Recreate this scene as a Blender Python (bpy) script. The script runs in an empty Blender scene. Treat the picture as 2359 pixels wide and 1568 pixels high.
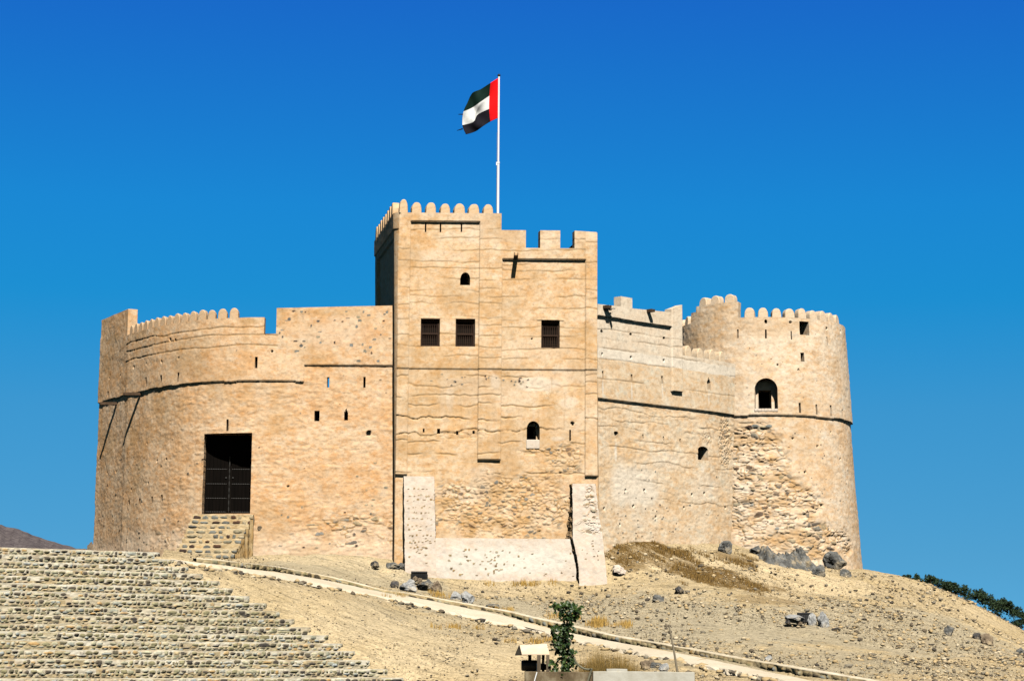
import bpy, bmesh, math, random
import numpy as np
from mathutils import Matrix, Vector, noise as mnoise

random.seed(7)
SC = bpy.context.scene
COL = SC.collection

# ------------------------------------------------------------------ camera, sky, sun, exposure
FU, CU, CV = 5000.0, 1179.2, 784.0         # focal length and image centre in photo units (2358 wide)
PITCH = math.atan(706.0 / FU)
ROLL = 0.008
EYE = 2.0
cr, sr = math.cos(ROLL), math.sin(ROLL)
cp, sp = math.cos(PITCH), math.sin(PITCH)
RT = np.array([1.0, 0, 0]); UP = np.array([0, -sp, cp]); FW = np.array([0, cp, sp])
cam_r = cr * RT + sr * UP
cam_u = -sr * RT + cr * UP
cam = bpy.data.cameras.new('camera')
cam.sensor_width = 36.0
cam.lens = 36.0 * FU / 2358.4
cam.clip_start = 0.5
cam.clip_end = 12000
camo = bpy.data.objects.new('camera', cam)
COL.objects.link(camo)
camo.matrix_world = Matrix(((cam_r[0], cam_u[0], -FW[0], 0), (cam_r[1], cam_u[1], -FW[1], 0),
                            (cam_r[2], cam_u[2], -FW[2], EYE), (0, 0, 0, 1)))
SC.camera = camo

SUNV = np.array([0.155, -0.985, 1.06]); SUNV = SUNV / np.linalg.norm(SUNV)
ELEV = math.asin(SUNV[2])
w = bpy.data.worlds.new('World'); SC.world = w; w.use_nodes = True
nt = w.node_tree
bg = nt.nodes['Background']
sky = nt.nodes.new('ShaderNodeTexSky'); sky.sky_type = 'NISHITA'; sky.sun_disc = False
sky.sun_elevation = ELEV
sky.sun_rotation = math.atan2(SUNV[0], SUNV[1])
sky.air_density = 1.0; sky.dust_density = 0.3; sky.ozone_density = 3.0
tcw = nt.nodes.new('ShaderNodeTexCoord'); lift = nt.nodes.new('ShaderNodeVectorMath'); lift.operation = 'MULTIPLY_ADD'
lift.inputs[1].default_value = (1, 1, 1.5); lift.inputs[2].default_value = (0, 0, 0.30)
nrmz = nt.nodes.new('ShaderNodeVectorMath'); nrmz.operation = 'NORMALIZE'
nt.links.new(tcw.outputs['Generated'], lift.inputs[0]); nt.links.new(lift.outputs[0], nrmz.inputs[0]); nt.links.new(nrmz.outputs[0], sky.inputs[0])
hs = nt.nodes.new('ShaderNodeHueSaturation')
hs.inputs['Saturation'].default_value = 1.35
hs.inputs['Hue'].default_value = 0.495
nt.links.new(sky.outputs[0], hs.inputs['Color'])
hs.inputs['Value'].default_value = 1.62
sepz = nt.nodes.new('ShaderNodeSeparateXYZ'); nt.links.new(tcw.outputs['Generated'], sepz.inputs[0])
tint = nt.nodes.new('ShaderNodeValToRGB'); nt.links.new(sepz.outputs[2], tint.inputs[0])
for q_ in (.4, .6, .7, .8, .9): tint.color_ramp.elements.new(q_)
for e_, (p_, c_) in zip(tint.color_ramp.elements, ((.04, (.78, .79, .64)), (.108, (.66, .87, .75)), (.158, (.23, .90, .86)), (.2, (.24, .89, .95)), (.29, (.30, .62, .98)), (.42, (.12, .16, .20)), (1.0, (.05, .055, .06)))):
    e_.position = p_; e_.color = (*c_, 1)  # upper stops darken the unseen sky overhead to lessen fill
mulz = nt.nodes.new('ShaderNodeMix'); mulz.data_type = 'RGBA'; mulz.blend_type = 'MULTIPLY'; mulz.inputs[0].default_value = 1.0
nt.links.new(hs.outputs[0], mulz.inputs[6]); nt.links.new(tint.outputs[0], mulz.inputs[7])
azr = nt.nodes.new('ShaderNodeValToRGB'); nt.links.new(sepz.outputs[1], azr.inputs[0])   # sky off the north azimuth dimmed and warmed to weaken shadow fill
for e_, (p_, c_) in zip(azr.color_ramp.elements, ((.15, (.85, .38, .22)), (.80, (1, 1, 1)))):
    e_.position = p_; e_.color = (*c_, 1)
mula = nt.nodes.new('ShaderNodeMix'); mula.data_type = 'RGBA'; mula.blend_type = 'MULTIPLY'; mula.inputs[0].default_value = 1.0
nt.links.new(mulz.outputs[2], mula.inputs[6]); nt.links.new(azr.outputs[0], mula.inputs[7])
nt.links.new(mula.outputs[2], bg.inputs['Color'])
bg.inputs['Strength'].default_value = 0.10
sl = bpy.data.lights.new('sun', 'SUN'); sl.energy = 5.0; sl.angle = math.radians(0.5); sl.color = (1.0, 0.955, 0.88)
so = bpy.data.objects.new('sun', sl); COL.objects.link(so)
so.rotation_euler = Vector((-SUNV[0], -SUNV[1], -SUNV[2])).to_track_quat('-Z', 'Y').to_euler()
so.location = (20, -60, 80)
SC.view_settings.view_transform = 'Standard'
SC.view_settings.look = 'None'
SC.view_settings.exposure = 0.46
SC.view_settings.gamma = 1.0
SC.cycles.diffuse_bounces = 0

# ------------------------------------------------------------------ photo measurement -> world
def ray(u, v):
    cx, cy = (u - CU) / FU, (CV - v) / FU
    d = cx * cam_r + cy * cam_u + FW
    return d
def at(u, v, Y):
    d = ray(u, v); t = Y / d[1]
    return np.array([d[0] * t, Y, EYE + d[2] * t])
def atz(u, v, Z):
    d = ray(u, v); t = (Z - EYE) / d[2]
    return np.array([d[0] * t, d[1] * t, Z])
def proj(P):
    P = np.asarray(P, float) - np.array([0, 0, EYE])
    x, y, z = P @ cam_r, P @ cam_u, P @ FW
    return CU + FU * x / z, CV - FU * y / z
def zoomer(ox, oy, sc):
    return lambda x, y: ((ox + x / sc) / 1.2755, (oy + y / sc) / 1.2755)
ZA = zoomer(200, 850, 1.889)      # left curtain
ZB = zoomer(1050, 550, 2.851)     # keep top
ZC = zoomer(1100, 1050, 2.24)     # keep bottom
ZD = zoomer(1740, 850, 4.1275)    # right curtain
ZE = zoomer(1980, 840, 3.733)     # round tower
ZF = zoomer(1700, 800, 1.742)     # right part
ZG = zoomer(1250, 180, 3.137)     # flag
ZH = zoomer(1480, 1740, 3.932)    # foreground
ZI = zoomer(260, 890, 3.92)       # bastion top

# ------------------------------------------------------------------ numpy noise
def hsh(ix, iy, seed):
    n = (ix.astype(np.int64) * 374761393 + iy.astype(np.int64) * 668265263 + seed * 1442695041) & 0xffffffff
    n = ((n ^ (n >> 13)) * 1274126177) & 0xffffffff
    n = (n ^ (n >> 16)) & 0xffffffff
    return n / 4294967295.0
def vn(x, y, seed=0):
    x = np.asarray(x, float); y = np.asarray(y, float)
    x, y = np.broadcast_arrays(x, y)
    ix, iy = np.floor(x), np.floor(y)
    fx, fy = x - ix, y - iy
    fx = fx * fx * (3 - 2 * fx); fy = fy * fy * (3 - 2 * fy)
    a, b = hsh(ix, iy, seed), hsh(ix + 1, iy, seed)
    c, d = hsh(ix, iy + 1, seed), hsh(ix + 1, iy + 1, seed)
    return 2 * ((a + (b - a) * fx) * (1 - fy) + (c + (d - c) * fx) * fy) - 1
def fbm(x, y, o=4, seed=0, g=0.5):
    r = 0; a = 1.0; tot = 0
    for k in range(o):
        r = r + a * vn(x * 2 ** k + 17.3 * k, y * 2 ** k - 9.1 * k, seed + k * 7); tot += a; a *= g
    return r / tot
def cells(x, y, seed=0, jit=0.8):
    ix, iy = np.floor(x), np.floor(y)
    f1 = np.full(x.shape, 9.0); f2 = np.full(x.shape, 9.0); rid = np.zeros(x.shape)
    for dx in (-1, 0, 1):
        for dy in (-1, 0, 1):
            cx, cy = ix + dx, iy + dy
            px = cx + .5 + jit * (hsh(cx, cy, seed) - .5); py = cy + .5 + jit * (hsh(cx, cy, seed + 5) - .5)
            d = np.hypot(x - px, y - py)
            m = d < f1
            f2 = np.where(m, f1, np.minimum(f2, d)); rid = np.where(m, hsh(cx, cy, seed + 9), rid); f1 = np.where(m, d, f1)
    return f1, f2, rid
def sst(a, b, x):
    t = np.clip((x - a) / (b - a), 0, 1)
    return t * t * (3 - 2 * t)

# ------------------------------------------------------------------ materials
MATS = {}
class NG:
    def __init__(s, name):
        s.m = bpy.data.materials.new(name); s.m.use_nodes = True
        s.t = s.m.node_tree; s.b = s.t.nodes['Principled BSDF']; MATS[name] = s.m
        s.tc = s.n('ShaderNodeTexCoord')
    def n(s, typ, **kw):
        nd = s.t.nodes.new(typ)
        for k, v in kw.items(): setattr(nd, k, v)
        return nd
    def l(s, a, b): s.t.links.new(a, b)
    def noise(s, scale, detail=5, rough=0.55, vec=None, sc3=None):
        nd = s.n('ShaderNodeTexNoise'); nd.inputs['Scale'].default_value = scale
        nd.inputs['Detail'].default_value = detail; nd.inputs['Roughness'].default_value = rough
        v = vec or s.tc.outputs['Object']
        if sc3:
            mp = s.n('ShaderNodeMapping'); mp.inputs['Scale'].default_value = sc3; s.l(v, mp.inputs[0]); v = mp.outputs[0]
        s.l(v, nd.inputs['Vector']); return nd.outputs['Fac']
    def ramp(s, fac, stops, interp='LINEAR'):
        nd = s.n('ShaderNodeValToRGB'); s.l(fac, nd.inputs[0]); r = nd.color_ramp; r.interpolation = interp
        while len(r.elements) < len(stops): r.elements.new(0.5)
        for e, (p, c) in zip(r.elements, stops):
            e.position = p; e.color = (c[0], c[1], c[2], 1) if hasattr(c, '__len__') else (c, c, c, 1)
        return nd.outputs[0]
    def mix(s, fac, a, b, mode='MIX'):
        nd = s.n('ShaderNodeMix', data_type='RGBA', blend_type=mode)
        for sock, v in ((nd.inputs[0], fac), (nd.inputs[6], a), (nd.inputs[7], b)):
            if hasattr(v, 'is_linked'): s.l(v, sock)
            elif hasattr(v, '__len__'): sock.default_value = (v[0], v[1], v[2], 1)
            else: sock.default_value = v
        return nd.outputs[2]
    def bump(s, h, strength=0.4, dist=0.03):
        nd = s.n('ShaderNodeBump'); nd.inputs['Strength'].default_value = strength; nd.inputs['Distance'].default_value = dist
        s.l(h, nd.inputs['Height']); s.l(nd.outputs[0], s.b.inputs['Normal'])
    def done(s, color, rough=0.9, spec=0.15, metal=0.0):
        if hasattr(color, 'is_linked'): s.l(color, s.b.inputs['Base Color'])
        else: s.b.inputs['Base Color'].default_value = (*color, 1)
        s.b.inputs['Roughness'].default_value = rough
        s.b.inputs['Specular IOR Level'].default_value = spec
        s.b.inputs['Metallic'].default_value = metal
        return s.m

STONES = [(0.0, (.035, .03, .03)), (.12, (.10, .055, .035)), (.25, (.10, .10, .095)), (.42, (.19, .18, .14)),
          (.55, (.17, .19, .19)), (.7, (.28, .24, .155)), (.85, (.33, .25, .14)), (1.0, (.42, .36, .25))]
def masonry(name, ca, cb, white, dirt=(.36, .20, .06), stones=STONES, mott=1.0):
    g = NG(name)
    at_ = g.n('ShaderNodeAttribute', attribute_name='msk')
    sep = g.n('ShaderNodeSeparateColor'); g.l(at_.outputs['Color'], sep.inputs[0])
    base = g.mix(g.ramp(g.noise(.6, 9, .68), [(.44, 0), (.72, 1)]), ca, cb)
    mot = g.ramp(g.noise(2.2, 8, .72, sc3=(1, 1, 1.7)), [(.46, 0), (.66, .75 * mott)])
    base = g.mix(mot, base, (cb[0] * .93, cb[1] * .83, cb[2] * .70))
    pal = g.ramp(g.noise(1.7, 8, .7, sc3=(1, 1.01, 1.5)), [(.52, 0), (.70, .7 * mott)])
    base = g.mix(pal, base, (min(.70, ca[0] * 1.10), ca[1] * 1.18, ca[2] * 1.35))
    fine = g.ramp(g.noise(5.0, 6, .68), [(.28, 1 - .30 * mott), (.5, 1.0), (.72, 1 + .12 * mott)])
    base = g.mix(1.0, base, fine, 'MULTIPLY')
    spk = g.ramp(g.noise(14.0, 3, .6), [(.26, 1 - .38 * mott), (.38, 1.0)])
    base = g.mix(1.0, base, spk, 'MULTIPLY')
    wv = g.mix(1.0, g.mix(0.0, white, white), fine, 'MULTIPLY')
    base = g.mix(sep.outputs[2], base, wv)
    base = g.mix(at_.outputs['Alpha'], base, dirt)
    st = g.ramp(sep.outputs[1], stones)
    sv = g.ramp(g.noise(9.0, 5, .6), [(.3, .65), (.7, 1.3)])
    st = g.mix(1.0, st, sv, 'MULTIPLY')
    base = g.mix(sep.outputs[0], base, st)
    g.bump(g.noise(22.0, 5, .7), .45, .015)
    return g.done(base, .95, .1)
M_PL = masonry('plaster', (.66, .475, .30), (.60, .335, .145), (.70, .57, .43))
M_KEEP = masonry('keep_plaster', (.68, .505, .325), (.60, .35, .15), (.71, .60, .47))
M_TOW = masonry('tower_plaster', (.68, .545, .395), (.62, .41, .225), (.70, .60, .475))
M_RW = masonry('side_wall_plaster', (.70, .56, .395), (.64, .43, .235), (.72, .635, .515))
M_BUT = masonry('limewash', (.63, .55, .455), (.63, .50, .39), (.655, .595, .505), stones=[(0, (.11, .07, .03)), (.4, (.30, .19, .07)), (.7, (.33, .26, .15)), (1, (.27, .28, .26))], mott=.6)
TST = [(0, (.03, .025, .02)), (.14, (.075, .06, .04)), (.26, (.14, .125, .065)), (.42, (.215, .19, .095)), (.56, (.24, .235, .165)), (.66, (.25, .27, .26)), (.76, (.32, .19, .06)), (.88, (.36, .33, .22)), (1, (.46, .45, .38))]
M_TER = masonry('terrace_masonry', (.51, .43, .275), (.43, .33, .175), (.70, .655, .54), stones=[(q_, tuple(min(.5, 1.35 * x_ + .03) for x_ in c_)) for q_, c_ in TST])
M_STAIR = masonry('stair_masonry', (.52, .39, .21), (.47, .33, .165), (.60, .49, .32))
M_KERB = masonry('kerb_masonry', (.47, .37, .21), (.42, .32, .17), (.68, .60, .46), stones=TST)

g = NG('shade_and_lens_black'); M_DARK = g.done((.012, .010, .008), 1.0, 0.0)  # near-black paints the shade inside openings; floodlight lenses use it too
g = NG('dark_wood')
c = g.ramp(g.noise(3, 5, .6, sc3=(6, 6, .6)), [(.3, (.018, .010, .006)), (.7, (.05, .026, .015))]); g.bump(g.noise(20, 3, sc3=(4, 4, .3)), .4, .01); M_WOOD = g.done(c, .8, .2)
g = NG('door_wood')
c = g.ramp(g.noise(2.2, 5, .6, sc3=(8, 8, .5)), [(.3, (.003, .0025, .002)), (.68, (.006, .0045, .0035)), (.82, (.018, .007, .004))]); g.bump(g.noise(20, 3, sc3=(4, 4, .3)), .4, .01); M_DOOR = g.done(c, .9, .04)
g = NG('iron_stud'); M_IRON = g.done((.03, .028, .026), .6, .3)
g = NG('spout_wood')
c = g.ramp(g.noise(4, 4), [(.3, (.05, .032, .02)), (.7, (.12, .075, .045))]); M_SPOUT = g.done(c, .85, .15)
g = NG('white_paint'); M_WHITE = g.done(g.ramp(g.noise(3, 3), [(.3, (.78, .78, .77)), (.7, (.86, .86, .85))]), .4, .4)
g = NG('black_metal'); M_BLACK = g.done(g.ramp(g.noise(6, 3), [(.3, (.012, .012, .013)), (.7, (.026, .026, .026))]), .5, .3)

# ground: msk R = dry grass, G = grey gravel, B = pale dust, A = unseen surroundings darkened
g = NG('ground_soil')
a_ = g.n('ShaderNodeAttribute', attribute_name='msk'); sp_ = g.n('ShaderNodeSeparateColor'); g.l(a_.outputs['Color'], sp_.inputs[0])
base = g.mix(g.ramp(g.noise(.35, 6, .6), [(.35, 0), (.65, 1)]), (.47, .36, .20), (.52, .41, .25))
base = g.mix(sp_.outputs[1], base, (.385, .34, .245))
base = g.mix(sp_.outputs[2], base, (.62, .49, .30))
grit = g.ramp(g.noise(7.0, 8, .75), [(.30, .28), (.42, .80), (.5, 1.0), (.72, 1.3)])
base = g.mix(1.0, base, grit, 'MULTIPLY')
mp_ = g.n('ShaderNodeMapping'); mp_.inputs['Rotation'].default_value = (0, 0, math.radians(-52)); g.l(g.tc.outputs['Object'], mp_.inputs[0])
stk = g.noise(1.0, 6, .65, vec=mp_.outputs[0], sc3=(5.0, .55, 1)); base = g.mix(1.0, base, g.ramp(stk, [(.34, .62), (.48, 1.0), (.66, 1.12)]), 'MULTIPLY')
dk = g.ramp(g.noise(11.0, 4, .62), [(.34, .22), (.40, 1.0)]); base = g.mix(1.0, base, dk, 'MULTIPLY')
vo = g.n('ShaderNodeTexVoronoi'); vo.inputs['Scale'].default_value = 9.0; g.l(g.tc.outputs['Object'], vo.inputs['Vector'])
peb = g.ramp(vo.outputs['Distance'], [(.18, 1), (.30, 0)])
pebsel = g.ramp(g.noise(2.5, 4), [(.48, 0), (.62, 1)])
vc = g.n('ShaderNodeSeparateColor'); g.l(vo.outputs['Color'], vc.inputs[0])
pcol = g.ramp(vc.outputs[0], [(0, (.06, .055, .05)), (.35, (.20, .17, .12)), (.7, (.34, .31, .25)), (1, (.50, .42, .28))])
pm = g.n('ShaderNodeMath', operation='MULTIPLY'); g.l(peb, pm.inputs[0]); g.l(pebsel, pm.inputs[1])
base = g.mix(pm.outputs[0], base, pcol)
gr = g.mix(g.ramp(g.noise(5, 5, .7), [(.35, 0), (.65, 1)]), (.06, .033, .008), (.22, .13, .04))
gm = g.n('ShaderNodeMath', operation='MULTIPLY'); g.l(sp_.outputs[0], gm.inputs[0]); g.l(g.ramp(stk, [(.38, .25), (.50, 1.0)]), gm.inputs[1])
base = g.mix(gm.outputs[0], base, gr)
base = g.mix(a_.outputs['Alpha'], base, (.045, .055, .022))
g.bump(g.noise(9, 8, .75), .8, .06)
M_GROUND = g.done(base, 1.0, .05)
g = NG('path_concrete')
c = g.mix(g.ramp(g.noise(.8, 6), [(.35, 0), (.65, 1)]), (.69, .60, .46), (.61, .52, .38))
c = g.mix(1.0, c, g.ramp(g.noise(9, 6, .7), [(.3, .8), (.6, 1.0)]), 'MULTIPLY'); g.bump(g.noise(12, 5), .4, .02); M_PATH = g.done(c, .95, .1)
def rockmat(name, a, b, c_):
    g = NG(name)
    oi = g.n('ShaderNodeObjectInfo')
    c = g.ramp(g.noise(2.2, 7, .7), [(.28, a), (.5, b), (.72, c_)])
    v = g.ramp(g.noise(9, 4, .7), [(.3, .7), (.7, 1.2)]); c = g.mix(1.0, c, v, 'MULTIPLY')
    c = g.mix(g.ramp(g.noise(1.6, 6, .7), [(.50, 0), (.70, .75)]), c, (.42, .32, .18))
    g.bump(g.noise(9, 6, .7), .7, .04)
    return g.done(c, .9, .2)
M_ROCK = rockmat('grey_rock', (.045, .045, .042), (.13, .13, .122), (.30, .295, .27))
M_ROCKL = rockmat('pale_rock', (.22, .22, .21), (.37, .37, .36), (.52, .51, .47))
M_ROCKD = rockmat('dark_rock', (.035, .033, .032), (.075, .07, .068), (.15, .14, .13))
M_ROCKB = rockmat('brown_rock', (.09, .065, .045), (.20, .15, .10), (.33, .27, .19))
g = NG('rubble_stones')
a_ = g.n('ShaderNodeAttribute', attribute_name='msk'); sp_ = g.n('ShaderNodeSeparateColor'); g.l(a_.outputs['Color'], sp_.inputs[0])
c = g.ramp(sp_.outputs[1], [(0, (.07, .06, .05)), (.18, (.14, .11, .075)), (.34, (.25, .22, .165)), (.5, (.40, .29, .15)), (.8, (.50, .37, .2)), (1, (.60, .50, .35))])
M_RUB = g.done(c, .95, .1)
g = NG('mountain_rock')
c = g.ramp(g.noise(.22, 9, .72), [(.32, (.055, .045, .05)), (.5, (.11, .093, .095)), (.7, (.19, .165, .155))]); M_MNT = g.done(c, 1.0, 0.0)
def leafmat(name, a, b, trans=.25, rough=.45):
    g = NG(name)
    oi = g.n('ShaderNodeAttribute', attribute_name='msk'); s_ = g.n('ShaderNodeSeparateColor'); g.l(oi.outputs['Color'], s_.inputs[0])
    c = g.ramp(s_.outputs[1], [(0, a), (1, b)])
    g.done(c, rough, .3); g.b.inputs['Transmission Weight'].default_value = 0.0
    return g.m
M_LEAF = leafmat('green_leaf', (.008, .024, .005), (.05, .085, .016))
M_BUSH = leafmat('acacia_leaf', (.012, .03, .014), (.035, .06, .022), rough=.8)
M_DRY = leafmat('dry_grass_blade', (.10, .055, .014), (.32, .19, .05), rough=.9)
M_STRAW = leafmat('orange_straw', (.34, .19, .04), (.58, .37, .1), rough=.9)
g = NG('bark'); M_BARK = g.done(g.ramp(g.noise(8, 5), [(.3, (.045, .032, .02)), (.7, (.11, .08, .05))]), .9, .1)
g = NG('weathered_pole'); M_POLE = g.done(g.ramp(g.noise(6, 5), [(.3, (.16, .13, .09)), (.7, (.30, .255, .18))]), .9, .1)
g = NG('concrete')
c = g.ramp(g.noise(2.5, 7, .65), [(.3, (.36, .33, .26)), (.6, (.50, .48, .41)), (.75, (.44, .36, .19))]); g.bump(g.noise(20, 5), .4, .01); M_CONC = g.done(c, .95, .1)
g = NG('stained_concrete')
c = g.ramp(g.noise(1.8, 7, .7, sc3=(1.2, 1.2, .9)), [(.32, (.05, .035, .02)), (.5, (.16, .12, .07)), (.7, (.34, .29, .2))]); g.bump(g.noise(20, 5), .4, .01); M_CONCD = g.done(c, .95, .1)
g = NG('roof_sheet'); M_SHEET = g.done(g.ramp(g.noise(2.5, 5), [(.35, (.72, .60, .45)), (.7, (.60, .45, .30))]), .6, .3)
g = NG('grey_timber'); M_TIM = g.done(g.ramp(g.noise(3, 5, sc3=(5, 5, .6)), [(.3, (.06, .045, .03)), (.7, (.18, .14, .095))]), .9, .1)
def cloth(name, col):
    g = NG(name); c = g.mix(1.0, col, g.ramp(g.noise(6, 4), [(.3, .85), (.7, 1.05)]), 'MULTIPLY'); m = g.done(c, .8, .1); return m
M_RED = cloth('red_cloth', (.80, .006, .008)); M_GREEN = cloth('green_cloth', (.004, .018, .012))
M_WCL = cloth('white_cloth', (.72, .72, .70)); M_BCL = cloth('black_cloth', (.010, .009, .014))
g = NG('pigeon_feather'); M_BIRD = g.done(g.ramp(g.noise(9, 4), [(.3, (.05, .05, .055)), (.7, (.12, .12, .13))]), .8, .2)
g = NG('rubber_hose'); M_HOSE = g.done((.16, .15, .10), .7, .2)

# ------------------------------------------------------------------ object helpers
MASON = ('plaster', 'keep_plaster', 'tower_plaster', 'side_wall_plaster', 'limewash', 'terrace_masonry', 'stair_masonry', 'kerb_masonry')
def mesh_obj(name, V, F, mats, parent=None, fm=None, msk=None, loc=None, smooth=False):
    """V (n,3) world coords; F list of index arrays or (m,4)/(m,3) numpy; loc = own origin (world)."""
    V = np.asarray(V, float)
    org = np.zeros(3)
    if loc is not None: org = np.asarray(loc, float)
    elif parent is not None: org = np.array(parent.get('_org', (0, 0, 0)))
    me = bpy.data.meshes.new(name)
    if isinstance(F, np.ndarray):
        n = F.shape[1]
        me.vertices.add(len(V)); me.vertices.foreach_set('co', (V - org).astype(np.float32).ravel())
        me.loops.add(F.size); me.loops.foreach_set('vertex_index', F.astype(np.int32).ravel())
        me.polygons.add(len(F)); me.polygons.foreach_set('loop_start', np.arange(0, F.size, n, dtype=np.int32))
        me.update(calc_edges=True)
    else:
        me.from_pydata([tuple(p) for p in (V - org)], [], [tuple(int(i) for i in f) for f in F]); me.update()
    if not isinstance(mats, (list, tuple)): mats = [mats]
    for m in mats: me.materials.append(m)
    if fm is not None: me.polygons.foreach_set('material_index', np.asarray(fm, np.int32))
    if msk is None and any(m.name.split('.')[0] in MASON for m in mats): msk = np.zeros((len(V), 4))
    if msk is not None:
        a = me.attributes.new('msk', 'FLOAT_COLOR', 'POINT'); a.data.foreach_set('color', np.asarray(msk, np.float32).ravel())
    if smooth: me.polygons.foreach_set('use_smooth', np.ones(len(me.polygons), bool))
    o = bpy.data.objects.new(name, me); COL.objects.link(o)
    if parent is not None:
        o.parent = parent
        if loc is not None: o.location = org - np.array(parent.get('_org', (0, 0, 0)))
        o['_org'] = [float(x) for x in org]
    elif loc is not None:
        o.location = org; o['_org'] = [float(x) for x in org]
    return o
def empty(name, loc, label, cat, group=None):
    o = bpy.data.objects.new(name, None); o.empty_display_size = .3; COL.objects.link(o); o.location = loc
    o['_org'] = [float(x) for x in loc]; tag(o, label, cat, group); return o
def tag(o, label, cat, group=None):
    o['label'] = label; o['category'] = cat
    if group: o['group'] = group
    return o
def stuff(o, label=None, cat=None):
    o['kind'] = 'stuff'
    if label: o['label'] = label; o['category'] = cat
    return o
class MB:
    def __init__(s): s.V = []; s.F = []; s.M = []
    def add(s, V, F, m=0):
        k = len(s.V); s.V += [tuple(map(float, p)) for p in V]; s.F += [tuple(i + k for i in f) for f in F]; s.M += [m] * len(F)
    def box(s, c, size, ax=None, m=0):
        c = np.asarray(c, float); A = np.eye(3) if ax is None else np.asarray(ax, float); h = np.asarray(size) / 2.0
        P = [c + A[0] * (i * h[0]) + A[1] * (j * h[1]) + A[2] * (k * h[2]) for k in (-1, 1) for j in (-1, 1) for i in (-1, 1)]
        s.add(P, [(0, 2, 3, 1), (4, 5, 7, 6), (0, 1, 5, 4), (2, 6, 7, 3), (0, 4, 6, 2), (1, 3, 7, 5)], m)
    def tube(s, pts, rad, n=8, m=0):
        pts = [np.asarray(p, float) for p in pts]; rad = [rad] * len(pts) if not hasattr(rad, '__len__') else rad
        V = []; F = []
        for i, p in enumerate(pts):
            t = pts[min(i + 1, len(pts) - 1)] - pts[max(i - 1, 0)]; t = t / (np.linalg.norm(t) + 1e-9)
            a = np.cross(t, [0, 0, 1]) if abs(t[2]) < .9 else np.cross(t, [1, 0, 0]); a /= np.linalg.norm(a); b = np.cross(t, a)
            V += [p + rad[i] * (math.cos(2 * math.pi * k / n) * a + math.sin(2 * math.pi * k / n) * b) for k in range(n)]
        for i in range(len(pts) - 1):
            for k in range(n): F.append((i * n + k, i * n + (k + 1) % n, (i + 1) * n + (k + 1) % n, (i + 1) * n + k))
        F.append(tuple(range(n))[::-1]); F.append(tuple((len(pts) - 1) * n + k for k in range(n)))
        s.add(V, F, m)
    def ball(s, c, r, m=0, nu=10, nv=6, sq=(1, 1, 1)):
        V = [np.asarray(c) + r * np.array([0, 0, -1]) * sq]
        V = []; F = []
        for j in range(nv + 1):
            th = math.pi * j / nv
            for i in range(nu):
                ph = 2 * math.pi * i / nu
                V.append(np.asarray(c) + r * np.array([math.sin(th) * math.cos(ph) * sq[0], math.sin(th) * math.sin(ph) * sq[1], -math.cos(th) * sq[2]]))
        for j in range(nv):
            for i in range(nu): F.append((j * nu + i, j * nu + (i + 1) % nu, (j + 1) * nu + (i + 1) % nu, (j + 1) * nu + i))
        s.add(V, F, m)
    def build(s, name, mats, parent=None, loc=None, bevel=0, smooth=False):
        o = mesh_obj(name, np.array(s.V), s.F, mats, parent, fm=s.M, loc=loc, smooth=smooth)
        if bevel:
            b = o.modifiers.new('bevel', 'BEVEL'); b.width = bevel; b.segments = 2; b.limit_method = 'ANGLE'
        return o

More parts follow.
